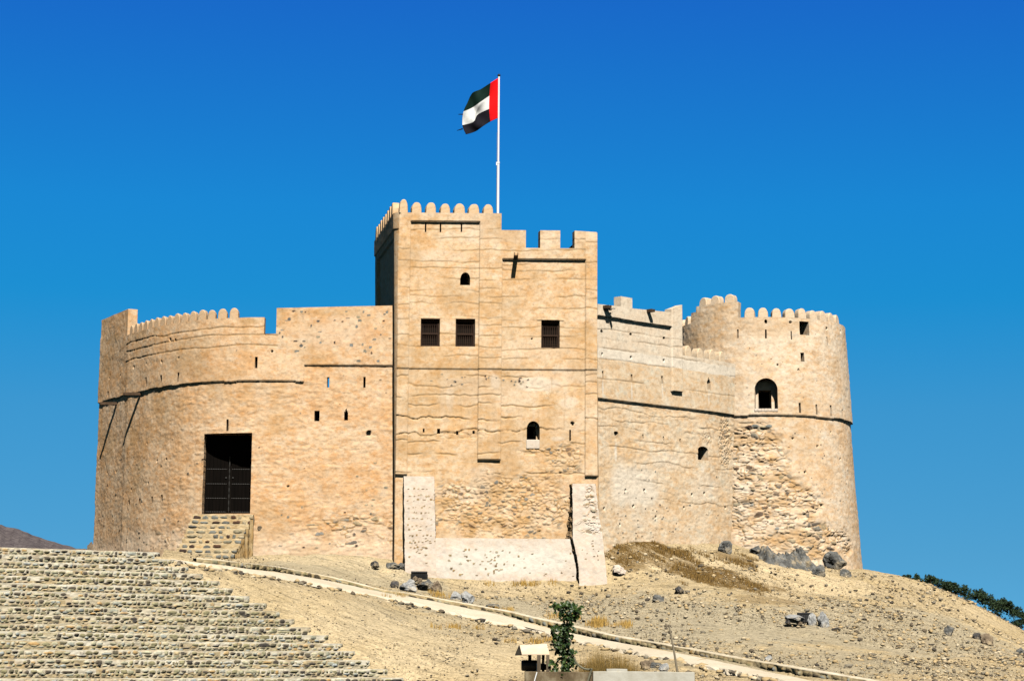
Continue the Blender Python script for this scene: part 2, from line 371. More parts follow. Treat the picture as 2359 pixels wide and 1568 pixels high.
# ------------------------------------------------------------------ masonry wall sheets
class Wall:
    """A wall face: plan polyline (XY at height zref), battered, gridded, displaced, pierced and given thickness."""
    def __init__(s, plan, zref, batter, zb, ds=.036, dz=.036, T=.45, roof=None, skew=None, flare=0.0):
        s.plan = np.asarray(plan, float); seg = np.hypot(*np.diff(s.plan, axis=0).T); s.cum = np.concatenate([[0], np.cumsum(seg)]); s.L = s.cum[-1]
        s.zref, s.bat, s.zb, s.ds, s.dz, s.T, s.roof, s.skew, s.flare = zref, batter, zb, ds, dz, T, roof, skew, flare
        s.ops = []; s.tops = []; s.straight = None
    def nrm(s, S):
        e = .02
        k = np.clip(np.searchsorted(s.cum, S, side='right') - 1, 0, len(s.cum) - 2)
        d = np.diff(s.plan, axis=0); d = d / np.hypot(d[:, 0], d[:, 1])[:, None]
        n = np.stack([d[:, 1], -d[:, 0]], 1)
        # smooth across gentle corners (curved walls), miter at sharp ones
        nv = np.vstack([n[:1], n[:-1] + n[1:], n[-1:]])
        dt = np.ones(len(nv)); dt[1:-1] = np.sum(n[:-1] * n[1:], 1)
        nv = nv / np.hypot(nv[:, 0], nv[:, 1])[:, None]
        f = (S - s.cum[k]) / (s.cum[k + 1] - s.cum[k]); f = np.clip(f, 0, 1)
        a = np.where((dt[k] > .85)[..., None], nv[k], n[k]); b = np.where((dt[k + 1] > .85)[..., None], nv[k + 1], n[k])
        r = a * (1 - f)[..., None] + b * f[..., None]
        return r / np.hypot(r[..., 0], r[..., 1])[..., None]
    def off(s, Z): return s.bat * (s.zref - Z) + s.flare * np.clip((s.zb + 2.2 - Z) / 2.2, 0, 1) ** 2
    def pt(s, S, Z, D=0.0):
        S = np.asarray(S, float); Z = np.asarray(Z, float); S, Z = np.broadcast_arrays(S, Z)
        x = np.interp(S, s.cum, s.plan[:, 0]); y = np.interp(S, s.cum, s.plan[:, 1])
        n = s.nrm(S); o = s.off(Z) + D
        return np.stack([x + n[..., 0] * o, y + n[..., 1] * o, Z], -1)
    def inw(s, S):
        S = np.asarray(S, float)
        if s.straight is not None:
            v = -s.nrm(S) * .5 + np.array([0, .8]); v = v / np.hypot(v[..., 0], v[..., 1])[..., None]
            m = (S > s.straight[0] - .01) & (S < s.straight[1] + .01)
            return np.where(m[..., None], np.array([.02, 1.0]), v)
        if s.skew is not None:
            v = np.array(s.skew, float); return np.broadcast_to(v / np.hypot(*v), S.shape + (2,))
        return -s.nrm(S)
    def sz(s, u, v, s0=None, s1=None):
        ss = np.linspace(s.L * .0 if s0 is None else s0, s.L if s1 is None else s1, 3000); z = s.zref
        for _ in range(8):
            P = s.pt(ss, np.full(ss.shape, z)); uu, _v = proj(P)
            a = int(np.argmin(uu)); b = int(np.argmax(uu))
            if a < b: sv = float(np.interp(u, uu[a:b + 1], ss[a:b + 1]))
            else: sv = float(ss[np.argmin(abs(uu - u))])
            Y = s.pt(np.array([sv]), np.array([z]))[0, 1]
            z = at(u, v, Y)[2]
        return sv, float(z)
    def z_of(s, u, v): return s.sz(u, v)[1]
    def s_of(s, u, v): return s.sz(u, v)[0]
    def hole(s, p0, p1, depth=.5, kind='rect', cap=1, spring=None, inner=None):
        (u0, v0), (u1, v1) = p0, p1
        sA, _ = s.sz(u0, (v0 + v1) / 2); sB, _ = s.sz(u1, (v0 + v1) / 2)
        _, zT = s.sz((u0 + u1) / 2, v0); _, zB = s.sz((u0 + u1) / 2, v1)
        o = dict(s0=sA, s1=sB, z0=zB, z1=zT, depth=depth, kind=kind, cap=cap, spring=spring, inner=None)
        if inner:
            i = s.hole(inner[0], inner[1], inner[2]); s.ops.pop(); o['inner'] = i
        s.ops.append(o); return o
    def build(s, name, mat, dfun, parent):
        dz, ds = s.dz, s.ds
        ztop = max(max(t[2], t[3]) for t in s.tops) + .3
        zr = np.arange(s.zb, ztop, dz)
        def snap(arr, vals, tol):
            arr = list(arr)
            for v in vals:
                arr = [a for a in arr if abs(a - v) > tol]
                arr.append(v)
            return np.array(sorted(arr))
        zs = []; sc = [float(c) for c in s.cum[1:-1]] if len(s.cum) < 8 else []
        for o in s.ops:
            for q in ([o] if not o['inner'] else [o, o['inner']]):
                zs += [q['z0'], q['z1']]; sc += [q['s0'], q['s1']]
        tn = [t for t in s.tops]
        for t in tn:
            if abs(t[2] - t[3]) < .02: zs.append((t[2] + t[3]) / 2)
        zr = snap(zr, zs, dz * .49)
        cols = []; blk = []; J = []; offz = []
        for bi, (a, b, za, zb_) in enumerate(tn):
            cc = np.arange(a, b, ds); cc = cc[(cc > a + ds * .5) & (cc < b - ds * .5)]
            cc = snap(cc, [a, b] + [x for x in sc if a + ds * .6 < x < b - ds * .6], ds * .49)
            zm = (za + zb_) / 2; j = int(np.argmin(abs(zr - zm)))
            tp = za + (zb_ - za) * (cc - a) / (b - a)
            cols.append(cc); blk += [bi] * len(cc); J += [j] * len(cc); offz += list(tp - zr[j])
        S1 = np.concatenate(cols); blk = np.array(blk); J = np.array(J); offz = np.array(offz)
        nc, nr = len(S1), len(zr)
        S = np.repeat(S1[:, None], nr, 1); Z = np.repeat(zr[None, :], nc, 0).copy()
        m = 22
        jj = np.arange(nr)[None, :]
        wgt = np.clip((jj - (J[:, None] - m)) / m, 0, 1); Z += wgt * offz[:, None]
        D, K = dfun(s, S, Z)
        cl = np.array([i for i in range(nc - 1) if blk[i] == blk[i + 1]]); crr = cl + 1
        nf = len(cl)
        keep = jj[:, :-1] < J[cl][:, None]
        keep = np.repeat(keep, 1, 0) & np.ones((nf, nr - 1), bool)
        fs = (S1[cl] + S1[crr]) / 2; fz = (zr[:-1] + zr[1:]) / 2
        own = np.full((nf, nr - 1), -1)
        for k, o in enumerate(s.ops):
            ins = ((fs[:, None] > o['s0']) & (fs[:, None] < o['s1']) & (fz[None, :] > o['z0']) & (fz[None, :] < o['z1']))
            if o['kind'] in ('arch', 'point', 'round'):
                hw = (o['s1'] - o['s0']) / 2; cs = (o['s0'] + o['s1']) / 2
                if o['kind'] == 'round': zsp = (o['z0'] + o['z1']) / 2
                else: zsp = o['z1'] - (hw if o['spring'] is None else o['spring'])
                q = np.abs(fs[:, None] - cs) / hw; r = (fz[None, :] - zsp) / (o['z1'] - zsp + 1e-6)
                if o['kind'] == 'arch': ins &= (r < 0) | (q * q + np.clip(r, 0, 9) ** 2 < 1)
                elif o['kind'] == 'point': ins &= (r < 0) | (q + np.clip(r, 0, 9) < 1)
                else: ins &= (q * q + r * r < 1)
            own[ins & keep] = k
        full = keep & (own < 0)
        # snap arch outlines
        for k, o in enumerate(s.ops):
            if o['kind'] != 'arch': continue
            hw = (o['s1'] - o['s0']) / 2; cs = (o['s0'] + o['s1']) / 2; zsp = o['z1'] - (hw if o['spring'] is None else o['spring']); hh = o['z1'] - zsp
            q = (S - cs) / hw; r = (Z - zsp) / hh; rad = np.hypot(q, r)
            near = (r > .01) & (abs(rad - 1) * min(hw, hh) < ds * .75)
            fkk = own == k
            vt = np.zeros((nc, nr), bool); vo_ = np.zeros((nc, nr), bool)
            for fi, rj in zip(*np.nonzero(fkk)):
                vt[cl[fi]:cl[fi] + 2, rj:rj + 2] = True
            near &= vt
            S = np.where(near, cs + q / np.maximum(rad, 1e-6) * hw, S); Z = np.where(near, zsp + r / np.maximum(rad, 1e-6) * hh, Z)
        P = s.pt(S, Z, D)
        inw = np.concatenate([s.inw(S), np.zeros(S.shape + (1,))], -1)
        V = [P.reshape(-1, 3)]; A = [K.reshape(-1, 4)]; nv = nc * nr; F = []; FM = []
        vid = np.arange(nc * nr).reshape(nc, nr)
        fi, rj = np.nonzero(full)
        F.append(np.stack([vid[cl[fi], rj], vid[crr[fi], rj], vid[crr[fi], rj + 1], vid[cl[fi], rj + 1]], 1)); FM.append(np.zeros(len(fi)))
        # boundary edges
        depth_of = np.array([o['depth'] for o in s.ops] + [s.T]); Kz = K.copy()
        Kz[..., 0] = 0; Kz[..., 3] = 0; Kz = Kz.reshape(-1, 4); Pf = P.reshape(-1, 3); If = inw.reshape(-1, 3)
        def emit(e0, e1, dep, d0=None, m=0):
            nonlocal nv
            if len(e0) == 0: return
            dep = np.asarray(dep, float)[:, None]; st = 0 if d0 is None else d0
            a, b = Pf[e0] + If[e0] * st, Pf[e1] + If[e1] * st; c, d = Pf[e1] + If[e1] * dep, Pf[e0] + If[e0] * dep
            n = len(e0); V.append(np.concatenate([a, b, c, d])); A.append(np.concatenate([Kz[e0], Kz[e1], Kz[e1], Kz[e0]]))
            i = np.arange(n) + nv; F.append(np.stack([i, i + n, i + 2 * n, i + 3 * n], 1)); FM.append(np.full(n, m)); nv += 4 * n
        def edges(mask, ownr, fn):
            up = np.zeros_like(mask); up[:, :-1] = mask[:, 1:]
            dn = np.ones_like(mask); dn[:, 1:] = mask[:, :-1]
            lf = np.zeros_like(mask); lf[1:] = mask[:-1]
            rt = np.zeros_like(mask); rt[:-1] = mask[1:]
            for nb, (ax, sh), va, vb in ((up, (1, -1), (0, 1), (1, 1)), (dn, (1, 1), (0, 0), (1, 0)), (lf, (0, 1), (0, 0), (0, 1)), (rt, (0, -1), (1, 0), (1, 1))):
                i, j = np.nonzero(mask & ~nb)
                if len(i) == 0: continue
                ii = i - sh if ax == 0 else i; jx = j - sh if ax == 1 else j
                ok = (ii >= 0) & (ii < nf) & (jx >= 0) & (jx < nr - 1)
                ow = np.where(ok, ownr[np.clip(ii, 0, nf - 1), np.clip(jx, 0, nr - 2)], -1)
                g0 = vid[np.where(va[0], crr[i], cl[i]), j + va[1]]; g1 = vid[np.where(vb[0], crr[i], cl[i]), j + vb[1]]
                fn(g0, g1, ow)
        edges(full, own, lambda a, b, ow: emit(a, b, depth_of[ow]))
        # caps at the back of recesses
        for k, o in enumerate(s.ops):
            if not o['cap']: continue
            msk = own == k
            parts = [(msk, o['depth'], o['cap'])]
            if o['inner']:
                q = o['inner']; inn = msk & (fs[:, None] > q['s0']) & (fs[:, None] < q['s1']) & (fz[None, :] > q['z0']) & (fz[None, :] < q['z1'])
                parts = [(msk & ~inn, o['depth'], 0), (inn, q['depth'], 1)]
                ow2 = np.where(inn, 1, -1)
                def fn(a, b, ow, d1=q['depth'], d0=o['depth']):
                    ok = ow == 1
                    emit(a[ok], b[ok], np.full(ok.sum(), d1), d0)
                edges(msk & ~inn, ow2, fn)
            for mk, dep, cm in parts:
                i, j = np.nonzero(mk)
                if len(i) == 0: continue
                q4 = [vid[cl[i], j], vid[crr[i], j], vid[crr[i], j + 1], vid[cl[i], j + 1]]
                n = len(i); V.append(np.concatenate([Pf[x] + If[x] * dep for x in q4])); A.append(np.concatenate([Kz[x] for x in q4]))
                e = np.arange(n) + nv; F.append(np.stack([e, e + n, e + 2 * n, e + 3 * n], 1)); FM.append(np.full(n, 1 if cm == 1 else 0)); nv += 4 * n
        # back of the parapet
        if s.roof is not None:
            mk = full & (fz[None, :] > s.roof - .2)
            i, j = np.nonzero(mk)
            q4 = [vid[cl[i], j], vid[crr[i], j], vid[crr[i], j + 1], vid[cl[i], j + 1]]
            n = len(i); V.append(np.concatenate([Pf[x] + If[x] * s.T for x in q4])); A.append(np.concatenate([Kz[x] for x in q4]))
            e = np.arange(n) + nv; F.append(np.stack([e + 3 * n, e + 2 * n, e + n, e], 1)); FM.append(np.zeros(n)); nv += 4 * n
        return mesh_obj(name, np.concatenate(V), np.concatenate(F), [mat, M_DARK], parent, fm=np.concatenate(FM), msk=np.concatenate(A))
    def frame(s, sv, z):
        p = s.pt(np.array([sv]), np.array([z]))[0]; n = s.nrm(np.array([sv]))[0]; i = s.inw(np.array([sv]))[0]
        return p, np.array([-n[1], n[0], 0]), np.array([n[0], n[1], 0]), np.array([i[0], i[1], 0])
    def merlon(s, sc, zb, wd, ht, mat, parent, T=None, shape='round', proud=.012, name='merlon', seed=0):
        T = T or s.T
        p, tx, n, i = s.frame(sc, zb)
        rr = random.Random(seed * 131 + int(sc * 100))
        wd *= rr.uniform(.93, 1.06); ht *= rr.uniform(.94, 1.05)
        out = []
        hw = wd / 2
        if shape == 'round':
            st = ht * .30
            out = [(-hw, -.10), (-hw, st * .5), (-hw * .99, st)]
            N = 12
            for k in range(1, N):
                a = math.pi * (1 - k / N)
                out.append((hw * .99 * math.copysign(abs(math.cos(a)) ** .85, math.cos(a)), st + (ht - st) * math.sin(a) ** .9))
            out += [(hw * .99, st), (hw, st * .5), (hw, -.10)]
        else:
            out = [(-hw, -.10), (-hw, ht * .5), (-hw, ht * .97), (-hw * .9, ht), (0, ht * 1.01), (hw * .9, ht), (hw, ht * .97), (hw, ht * .5), (hw, -.10)]
        N = len(out); V = []; F = []
        def ring(d, k):
            for (a, b) in out:
                jx = .012 * mnoise.noise(Vector((a * 5 + sc, b * 5, d * 3 + seed)))
                c0 = (0, ht * .35)
                aa = c0[0] + (a - c0[0]) * k; bb = b if b < 0 else c0[1] + (b - c0[1]) * k
                V.append(p + tx * (aa + jx) + np.array([0, 0, bb + jx]) + n * (proud - s.bat * b) + i * d)
        ring(0.0, .90); ring(.045, 1.0); ring(T * .5, 1.0); ring(T - .045, 1.0); ring(T, .9)
        for r in range(4):
            for k in range(N - 1): F.append((r * N + k, r * N + k + 1, (r + 1) * N + k + 1, (r + 1) * N + k))
        F.append(tuple(range(N))); F.append(tuple(4 * N + k for k in range(N))[::-1])
        msk = np.zeros((len(V), 4)); msk[:, 3] = 0
        return mesh_obj(name, np.array(V), F, mat, parent, msk=msk, loc=p, smooth=False)

def K0(S): return np.zeros(S.shape + (4,))
def lumps(S, Z, seed, a=1.0):
    return a * (.040 * fbm(S * .7, Z * .7, 3, seed) + .014 * fbm(S * 3.0, Z * 4.0, 3, seed + 3) + .008 * fbm(S * 9, Z * 11, 2, seed + 8))
def lifts(S, Z, D, K, levels, seed, wob=.08, over=.03, groove=.05, dirt=.55, h=.25, smin=None, smax=None, pres=None):
    for i, L in enumerate(levels):
        zl = L + wob * fbm(S * .6, S * 0 + L * 3.1, 3, seed + i * 3) * 2 + wob * .35 * vn(S * 3.3, S * 0 + i, seed + 50 + i)
        pr = sst(-.25, .15, fbm(S * .5, S * 0 + i * 9.7, 2, seed + 90 + i)) if pres is None else pres
        if smin is not None: pr = pr * (S > smin)
        if smax is not None: pr = pr * (S < smax)
        q = Z - zl
        D += np.where(q > 0, over * np.exp(-np.clip(q, 0, 5) / h), 0) * pr
        g_ = np.exp(-(q / .026) ** 2) * pr
        D -= groove * g_
        K[..., 3] = np.maximum(K[..., 3], dirt * g_)
        K[..., 3] = np.maximum(K[..., 3], .30 * np.exp(-np.clip(q, 0, 9) / .07) * (q > 0) * pr * sst(-.3, .4, fbm(S * 2.2, Z * 3, 3, seed + 300 + i)))
def patch(S, Z, cs, cz, a, b, seed, soft=.35, fr=1.3):
    r = np.hypot((S - cs) / a, (Z - cz) / b) + .45 * fbm(S * fr, Z * fr, 4, seed)
    return 1 - sst(1 - soft, 1 + soft * .4, r)
def rubble(S, Z, D, K, m, seed, cw=.24, ch=.15, amp=.055, frac=.6, vis=.85, gfr=.16):
    f1, f2, rid = cells(S / cw + .9 * fbm(S * 1.6, Z * 1.6, 3, seed), Z / ch + .9 * fbm(S * 1.3 + 7, Z * 1.7, 3, seed + 2), seed, .95)
    edge = sst(.05, .30, f2 - f1)
    sel = (rid * 7.13 % 1.0) < frac
    hgt = edge * (.45 + .55 * rid) * sel
    D += m * (amp * hgt - amp * .55 - .03 * np.abs(fbm(S * 2, Z * 2.5, 3, seed + 4)))
    K[..., 0] = np.maximum(K[..., 0], m * vis * sst(.35, .7, edge) * sel * (((rid * 13.7) % 1.0) < gfr))
    K[..., 1] = np.where(m * sel > .05, (rid * 3.77) % 1.0, K[..., 1])
    K[..., 3] = np.maximum(K[..., 3], .8 * m * (1 - edge) * sel * sst(-.4, .3, fbm(S * 1.5, Z * 2, 3, seed + 6)))
def stamp(S, Z, D, K, cs, cz, a, b, h, rnd, vis=1.0, sharp=.35):
    s1 = S[:, 0]; i0, i1 = np.searchsorted(s1, [cs - a * 1.2, cs + a * 1.2])
    if i1 <= i0: return
    zc = Z[(i0 + i1) // 2 if i1 < len(s1) else i0]; j0, j1 = np.searchsorted(zc, [cz - b * 1.2, cz + b * 1.2])
    if j1 <= j0: return
    q = np.abs((S[i0:i1, j0:j1] - cs) / a); r = np.abs((Z[i0:i1, j0:j1] - cz) / b)
    rad = (q ** 2.6 + r ** 2.6) ** (1 / 2.6)
    rad = rad * (1 + .22 * vn((S[i0:i1, j0:j1] - cs) / a * 1.6 + cs * 7.7, (Z[i0:i1, j0:j1] - cz) / b * 1.6 + cz * 5.1, 77))
    dome = np.clip(1 - rad ** 2.2, 0, 1) ** .6
    if h >= 0: D[i0:i1, j0:j1] = np.maximum(D[i0:i1, j0:j1], D[i0:i1, j0:j1] * .4 + h * dome)
    else: D[i0:i1, j0:j1] += h * (rad < 1)
    if vis > 0:
        mm = vis * sst(1.05, .85, rad)
        K[i0:i1, j0:j1, 0] = np.maximum(K[i0:i1, j0:j1, 0], mm)
        K[i0:i1, j0:j1, 1] = np.where(rad < 1.06, rnd, K[i0:i1, j0:j1, 1])
def pock(w, S, Z, D, K, uv, r=.06, d=.16):
    cs, cz = w.sz(*uv); stamp(S, Z, D, K, cs, cz, r, r * 1.1, -d, 0, 0)

FORT = empty('fort', at(1150, 1345, 100), 'large tan mud plaster fort with square keep and round tower on the hill', 'fort')

# ---- left curtain wall with the rounded bastion
Zsc = at(600, 877.5, 100.9)[2]
sc_pts = [(229, 929), (240, 926), (285, 912.5), (295, 909), (320, 903), (350, 896.5), (400, 888.5), (450, 883), (500, 879.6), (550, 878)]
pl = [atz(u, v, Zsc)[:2] for u, v in sc_pts] + [at(600, 877.5, 100.9)[:2], at(760, 877.5, 100.85)[:2], at(925, 877.5, 100.8)[:2]]
back = pl[0] + np.array([1.5, 3.5])
pl = [back + np.array([5, 3.0]), back] + pl
def smooth_plan(p, keep, n=6):
    # Catmull-Rom through the measured points
    p = np.asarray(p); out = []
    for i in range(len(p) - 1):
        p0 = p[max(i - 1, 0)]; p1 = p[i]; p2 = p[i + 1]; p3 = p[min(i + 2, len(p) - 1)]
        if i in keep: p0 = p1 - (p2 - p1)
        if i + 1 in keep: p3 = p2 + (p2 - p1)
        for t in np.arange(n) / n:
            out.append(.5 * ((2 * p1) + (-p0 + p2) * t + (2 * p0 - 5 * p1 + 4 * p2 - p3) * t * t + (-p0 + 3 * p1 - 3 * p2 + p3) * t ** 3))
    out.append(p[-1]); return np.array(out)
pl = smooth_plan(pl, {0, 1, 2, 5})
zground = at(560, 1285, 101)[2]
LW = Wall(pl, Zsc, .012, zground - .9, T=.45, roof=at(560, 780, 101)[2], flare=.12)
ss_ = np.linspace(LW.cum[12], LW.L, 4000)
s_l0 = LW.s_of(238, 900)
s_pier = LW.s_of(293, 740); s_n0 = LW.s_of(609.5, 750); s_n1 = LW.s_of(637, 750); s_step = LW.s_of(700, 860)
z_m = LW.z_of(570, 731.5); z_n = LW.z_of(623, 769); z_r0 = LW.z_of(640, 710); z_r1 = LW.z_of(903, 703.5)
z_p0 = LW.z_of(295, 713); z_p1 = LW.z_of(244, 739)
zp = (z_p0 + z_p1) / 2
LW.tops = [(0, s_pier, z_p1, z_p0), (s_pier, s_n0, z_m, z_m), (s_n0, s_n1, z_n, z_n), (s_n1, LW.L, z_r0, z_r1)]
def H(w, zf, x0, y0, x1, y1, **kw): return w.hole(zf(x0, y0), zf(x1, y1), **kw)
H(LW, ZA, 1038, 375, 1053, 437, depth=.5)
H(LW, ZA, 1437, 487, 1450, 545, depth=.45, cap=0)
H(LW, ZA, 1638, 485, 1651, 545); H(LW, ZA, 1366, 672, 1395, 730, depth=.6); H(LW, ZA, 1532, 658, 1554, 726, kind='point', spring=.22)
H(LW, ZA, 878, 720, 890, 785)
DOOR = H(LW, ZA, 749, 797, 1016, 1243, depth=1.25, cap=0)
for a in ((435, 487, 445, 540), (519, 475, 530, 525), (613, 462, 624, 515), (391, 1158, 400, 1205), (458, 1147, 468, 1200), (513, 1138, 523, 1200), (332, 1168, 341, 1195), (228, 565, 236, 600)):
    H(LW, ZA, *a, depth=.35)
s_door0, s_door1 = DOOR['s0'], DOOR['s1']; LW.straight = (s_door0, s_door1)
def d_left(w, S, Z):
    D = lumps(S, Z, 11); K = K0(S)
    z_b = w.z_of(800, 841)
    over = np.where(S < s_step, Z > Zsc + .015 * vn(S * 1.5, S * 0, 3), Z > z_b + .01 * vn(S * 1.5, S * 0, 4))
    D += .095 * over
    lv = [w.z_of(560, v) for v in (755, 773, 797)]
    lifts(S, Z, D, K, lv, 20, wob=.05, over=.012, groove=.03, dirt=.6, smin=w.s_of(293, 850), smax=w.s_of(640, 800), pres=np.ones(S.shape))
    D += (.035 - .02 * sst(w.s_of(430, 1000), w.s_of(330, 1000), S)) * (np.abs(fbm(S * 2.2, Z * 4.5, 3, 31)) - .25) * (Z < Zsc)
    # weathered foot of the wall
    zf = w.z_of(750, 1260)
    m = patch(S, Z, w.s_of(800, 1230), zf + .75, 3.0, .75, 41) + .8 * patch(S, Z, w.s_of(870, 1200), w.z_of(870, 1205), 1.0, .5, 43)
    rubble(S, Z, D, K, np.clip(m, 0, 1), 45, .34, .17, .05, frac=.45)
    m2 = patch(S, Z, w.s_of(395, 1245), zf + .4, 1.9, .6, 47, fr=.9) * .8
    rubble(S, Z, D, K, np.clip(m2, 0, 1), 49, .3, .2, .03, frac=.3)
    r = random.Random(5)
    z_hi, z_lo = w.z_of(640, 712), w.z_of(700, 830)
    for _ in range(46):
        stamp(S, Z, D, K, r.uniform(s_n1 + .1, w.L - .3), z_hi - .1 - (r.random() ** 1.4) * (z_hi - z_lo), r.uniform(.035, .10), r.uniform(.03, .08), .035, r.random() * .75)
    for _ in range(90):
        stamp(S, Z, D, K, r.uniform(s_l0, w.L - .3), zf + r.random() ** 2 * 4.2, r.uniform(.03, .10), r.uniform(.025, .065), .03, r.random())
    for _ in range(26):
        stamp(S, Z, D, K, r.uniform(w.s_of(300, 800), w.L - .3), r.uniform(zf + 3, z_hi - .4), r.uniform(.02, .05), r.uniform(.02, .04), .02, r.random() * .8)
    for xy in ((218, 1018), (264, 1012), (300, 478), (237, 495), (620, 382), (527, 402), (444, 414), (372, 433), (436, 855), (492, 952), (543, 942), (444, 1074), (350, 1110), (1220, 1092), (1133, 345)):
        pock(w, S, Z, D, K, ZA(*xy), r=.045)
    pock(w, S, Z, D, K, ZA(1665, 797), r=.11, d=.2); pock(w, S, Z, D, K, ZA(575, 280), r=.06); pock(w, S, Z, D, K, ZA(603, 282), r=.05)
    rain = sst(.05, .55, fbm(S * 2.6, Z * .16, 3, 71)) * sst(3.2, .2, np.where(S > s_n1, z_r0, z_m) - Z)
    K[..., 3] = np.maximum(K[..., 3], .30 * rain)
    rain2 = sst(.1, .6, fbm(S * 2.0, Z * .14, 3, 72)) * sst(2.6, .1, Zsc - Z) * (Z < Zsc)
    K[..., 2] = np.maximum(K[..., 2], .30 * rain2)
    K[..., 2] = np.maximum(K[..., 2], .45 * sst(1.3, .1, Z - zf + .5 * fbm(S * .8, Z * .8, 4, 73)))
    K[..., 3] = np.maximum(K[..., 3], .30 * sst(.05, .5, fbm(S * .45, Z * .5, 5, 74)))
    # brown stain below the pier top and rust stains by the notch
    K[..., 3] = np.maximum(K[..., 3], .35 * patch(S, Z, w.s_of(262, 780), w.z_of(262, 782), 1.3, .25, 61))
    K[..., 3] = np.maximum(K[..., 3], .45 * patch(S, Z, w.s_of(575, 740), z_m - .2, .55, .16, 63) + .4 * patch(S, Z, s_n1 + .15, z_r0 - .25, .22, .5, 64) + .3 * patch(S, Z, w.s_of(760, 720), z_r0 - .2, 1.6, .2, 65))
    K[..., 2] = np.maximum(K[..., 2], .35 * patch(S, Z, w.s_of(780, 770), w.z_of(780, 770), 2.3, .8, 66, soft=.6))
    return D, K
o_lw = LW.build('curtain_wall', M_PL, d_left, FORT)
# return (end) face of the higher left pier
p, tx, n, iw = LW.frame(s_pier, z_m)
mb = MB()
hp = z_p0 - z_m
mb.box(p - tx * .012 - np.array([0, 0, .05]) + iw * .24 + np.array([0, 0, hp / 2 + .02]) + tx * .24, (.5, .5, hp + .06), (tx, n, (0, 0, 1)))
mb.build('parapet_pier', M_PL, o_lw, bevel=.02)
k = 0
for i in range(15):
    s_c = LW.s_of(539, 722) - i * .60
    if s_c < s_pier + .5: break
    LW.merlon(s_c, z_m, .47, .48, M_PL, o_lw, seed=i)

# door in its deep recess
dz0, dz1 = DOOR['z0'], DOOR['z1']
dsc = (s_door0 + s_door1) / 2; dwid = s_door1 - s_door0
p, tx, n, iw = LW.frame(dsc, (dz0 + dz1) / 2)
dep = 1.2
pc = p + iw * dep; tx = np.array([1.0, 0, 0]); n = np.array([0, -1.0, 0]); dwid = abs(LW.pt(np.array([s_door1]), np.array([dz0]))[0, 0] - LW.pt(np.array([s_door0]), np.array([dz0]))[0, 0])
door = empty('door', tuple(np.array([pc[0], pc[1], dz0])), '', ''); del door['label']; del door['category']
door.parent = FORT; door.location = np.array([pc[0], pc[1], dz0]) - np.array(FORT['_org'])
AX = (tx, n, np.array([0, 0, 1.0]))
hgt = dz1 - dz0
def loc(a, b, c_): return pc + tx * a + n * b + np.array([0, 0, c_ - hgt / 2])
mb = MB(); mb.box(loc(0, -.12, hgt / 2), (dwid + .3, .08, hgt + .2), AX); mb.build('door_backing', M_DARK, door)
lw_ = dwid / 2 - .14
for sgn in (-1, 1):
    mb = MB()
    for q in range(6): mb.box(loc(sgn * (dwid / 4 + .01) + (q - 2.5) * lw_ / 6, 0, hgt * .4), (lw_ / 6 - .008, .06, hgt * .8), AX)
    leaf = mb.build('door_leaf', M_DOOR, door, bevel=.004)
    for zf in (.04, .21, .39, .575):
        mb = MB(); e_ = np.linspace(-.5, .5, 55); mb.tube([loc(sgn * (dwid / 4 + .01) + t * lw_ * .92, .036, hgt * zf) for t in e_], [.010 + .016 * abs(math.sin(t * math.pi * 9)) for t in e_], 6)
        mb.build('iron_stud_row', M_IRON, leaf)
    mb = MB(); mb.ball(loc(sgn * .16, .05, hgt * .465), .05, nu=8, nv=5); mb.build('door_handle', M_IRON, leaf)
mb = MB(); mb.box(loc(0, .05, hgt * .4), (.10, .07, hgt * .8), AX)
post = mb.build('centre_post', M_DOOR, door, bevel=.01)
mb = MB(); e_ = np.linspace(0, 1, 55); mb.tube([loc(0, .085, hgt * (.03 + .72 * t)) for t in e_], [.008 + .024 * abs(math.sin(t * math.pi * 9)) for t in e_], 6)
mb.build('post_stud', M_IRON, post)
mb = MB(); mb.box(loc(0, 0, hgt * .9), (dwid - .02, .10, hgt * .2), AX)
for sgn in (-1, 1): mb.box(loc(sgn * (dwid / 2 - .055), .01, hgt * .4), (.10, .10, hgt * .8), AX)
mb.build('door_frame', M_DOOR, door, bevel=.01)

# ---- square keep
zk = at(1150, 850, 100)[2]
fl = at(913.5, 850, 100)[:2]; fr = at(1376, 850, 100.05)[:2]
Lk = 7.2
bl = np.array([-(0.0624) * (100 + Lk), 100 + Lk]) + np.array([.0, 0])
skew = (-.185, .98)
br = fr + np.array([-.185, .98]) * 4.0
KW = Wall([bl, fl, fr, br], zk, .014, at(1150, 1345, 99)[2] - .8, T=.5, roof=at(1050, 520, 100)[2], skew=None)
KW.inw = lambda S, _k=KW: np.where((np.asarray(S) < _k.cum[1])[..., None], np.array([.98, .185]), np.where((np.asarray(S) > _k.cum[2])[..., None], np.array([-.98, -.185]), np.array(skew) / np.hypot(*skew)))
c1, c2 = KW.cum[1], KW.cum[2]
sK = lambda u, v: KW.sz(u, v, c1 + .001, c2 - .001)
_szk = KW.sz
KW.sz = lambda u, v, s0=None, s1=None: _szk(u, v, c1 + .001 if s0 is None else s0, c2 - .001 if s1 is None else s1)
s_tr = KW.s_of(1155, 520)
zt0, zt1 = KW.z_of(946, 489), KW.z_of(1150, 496.5)
ztt = (zt0 + zt1) / 2
ZKr = KW.z_of(1228, 573); ZKm = KW.z_of(1184, 532)
sm = [KW.s_of(u, 560) for u in (1211, 1244, 1290, 1323)]
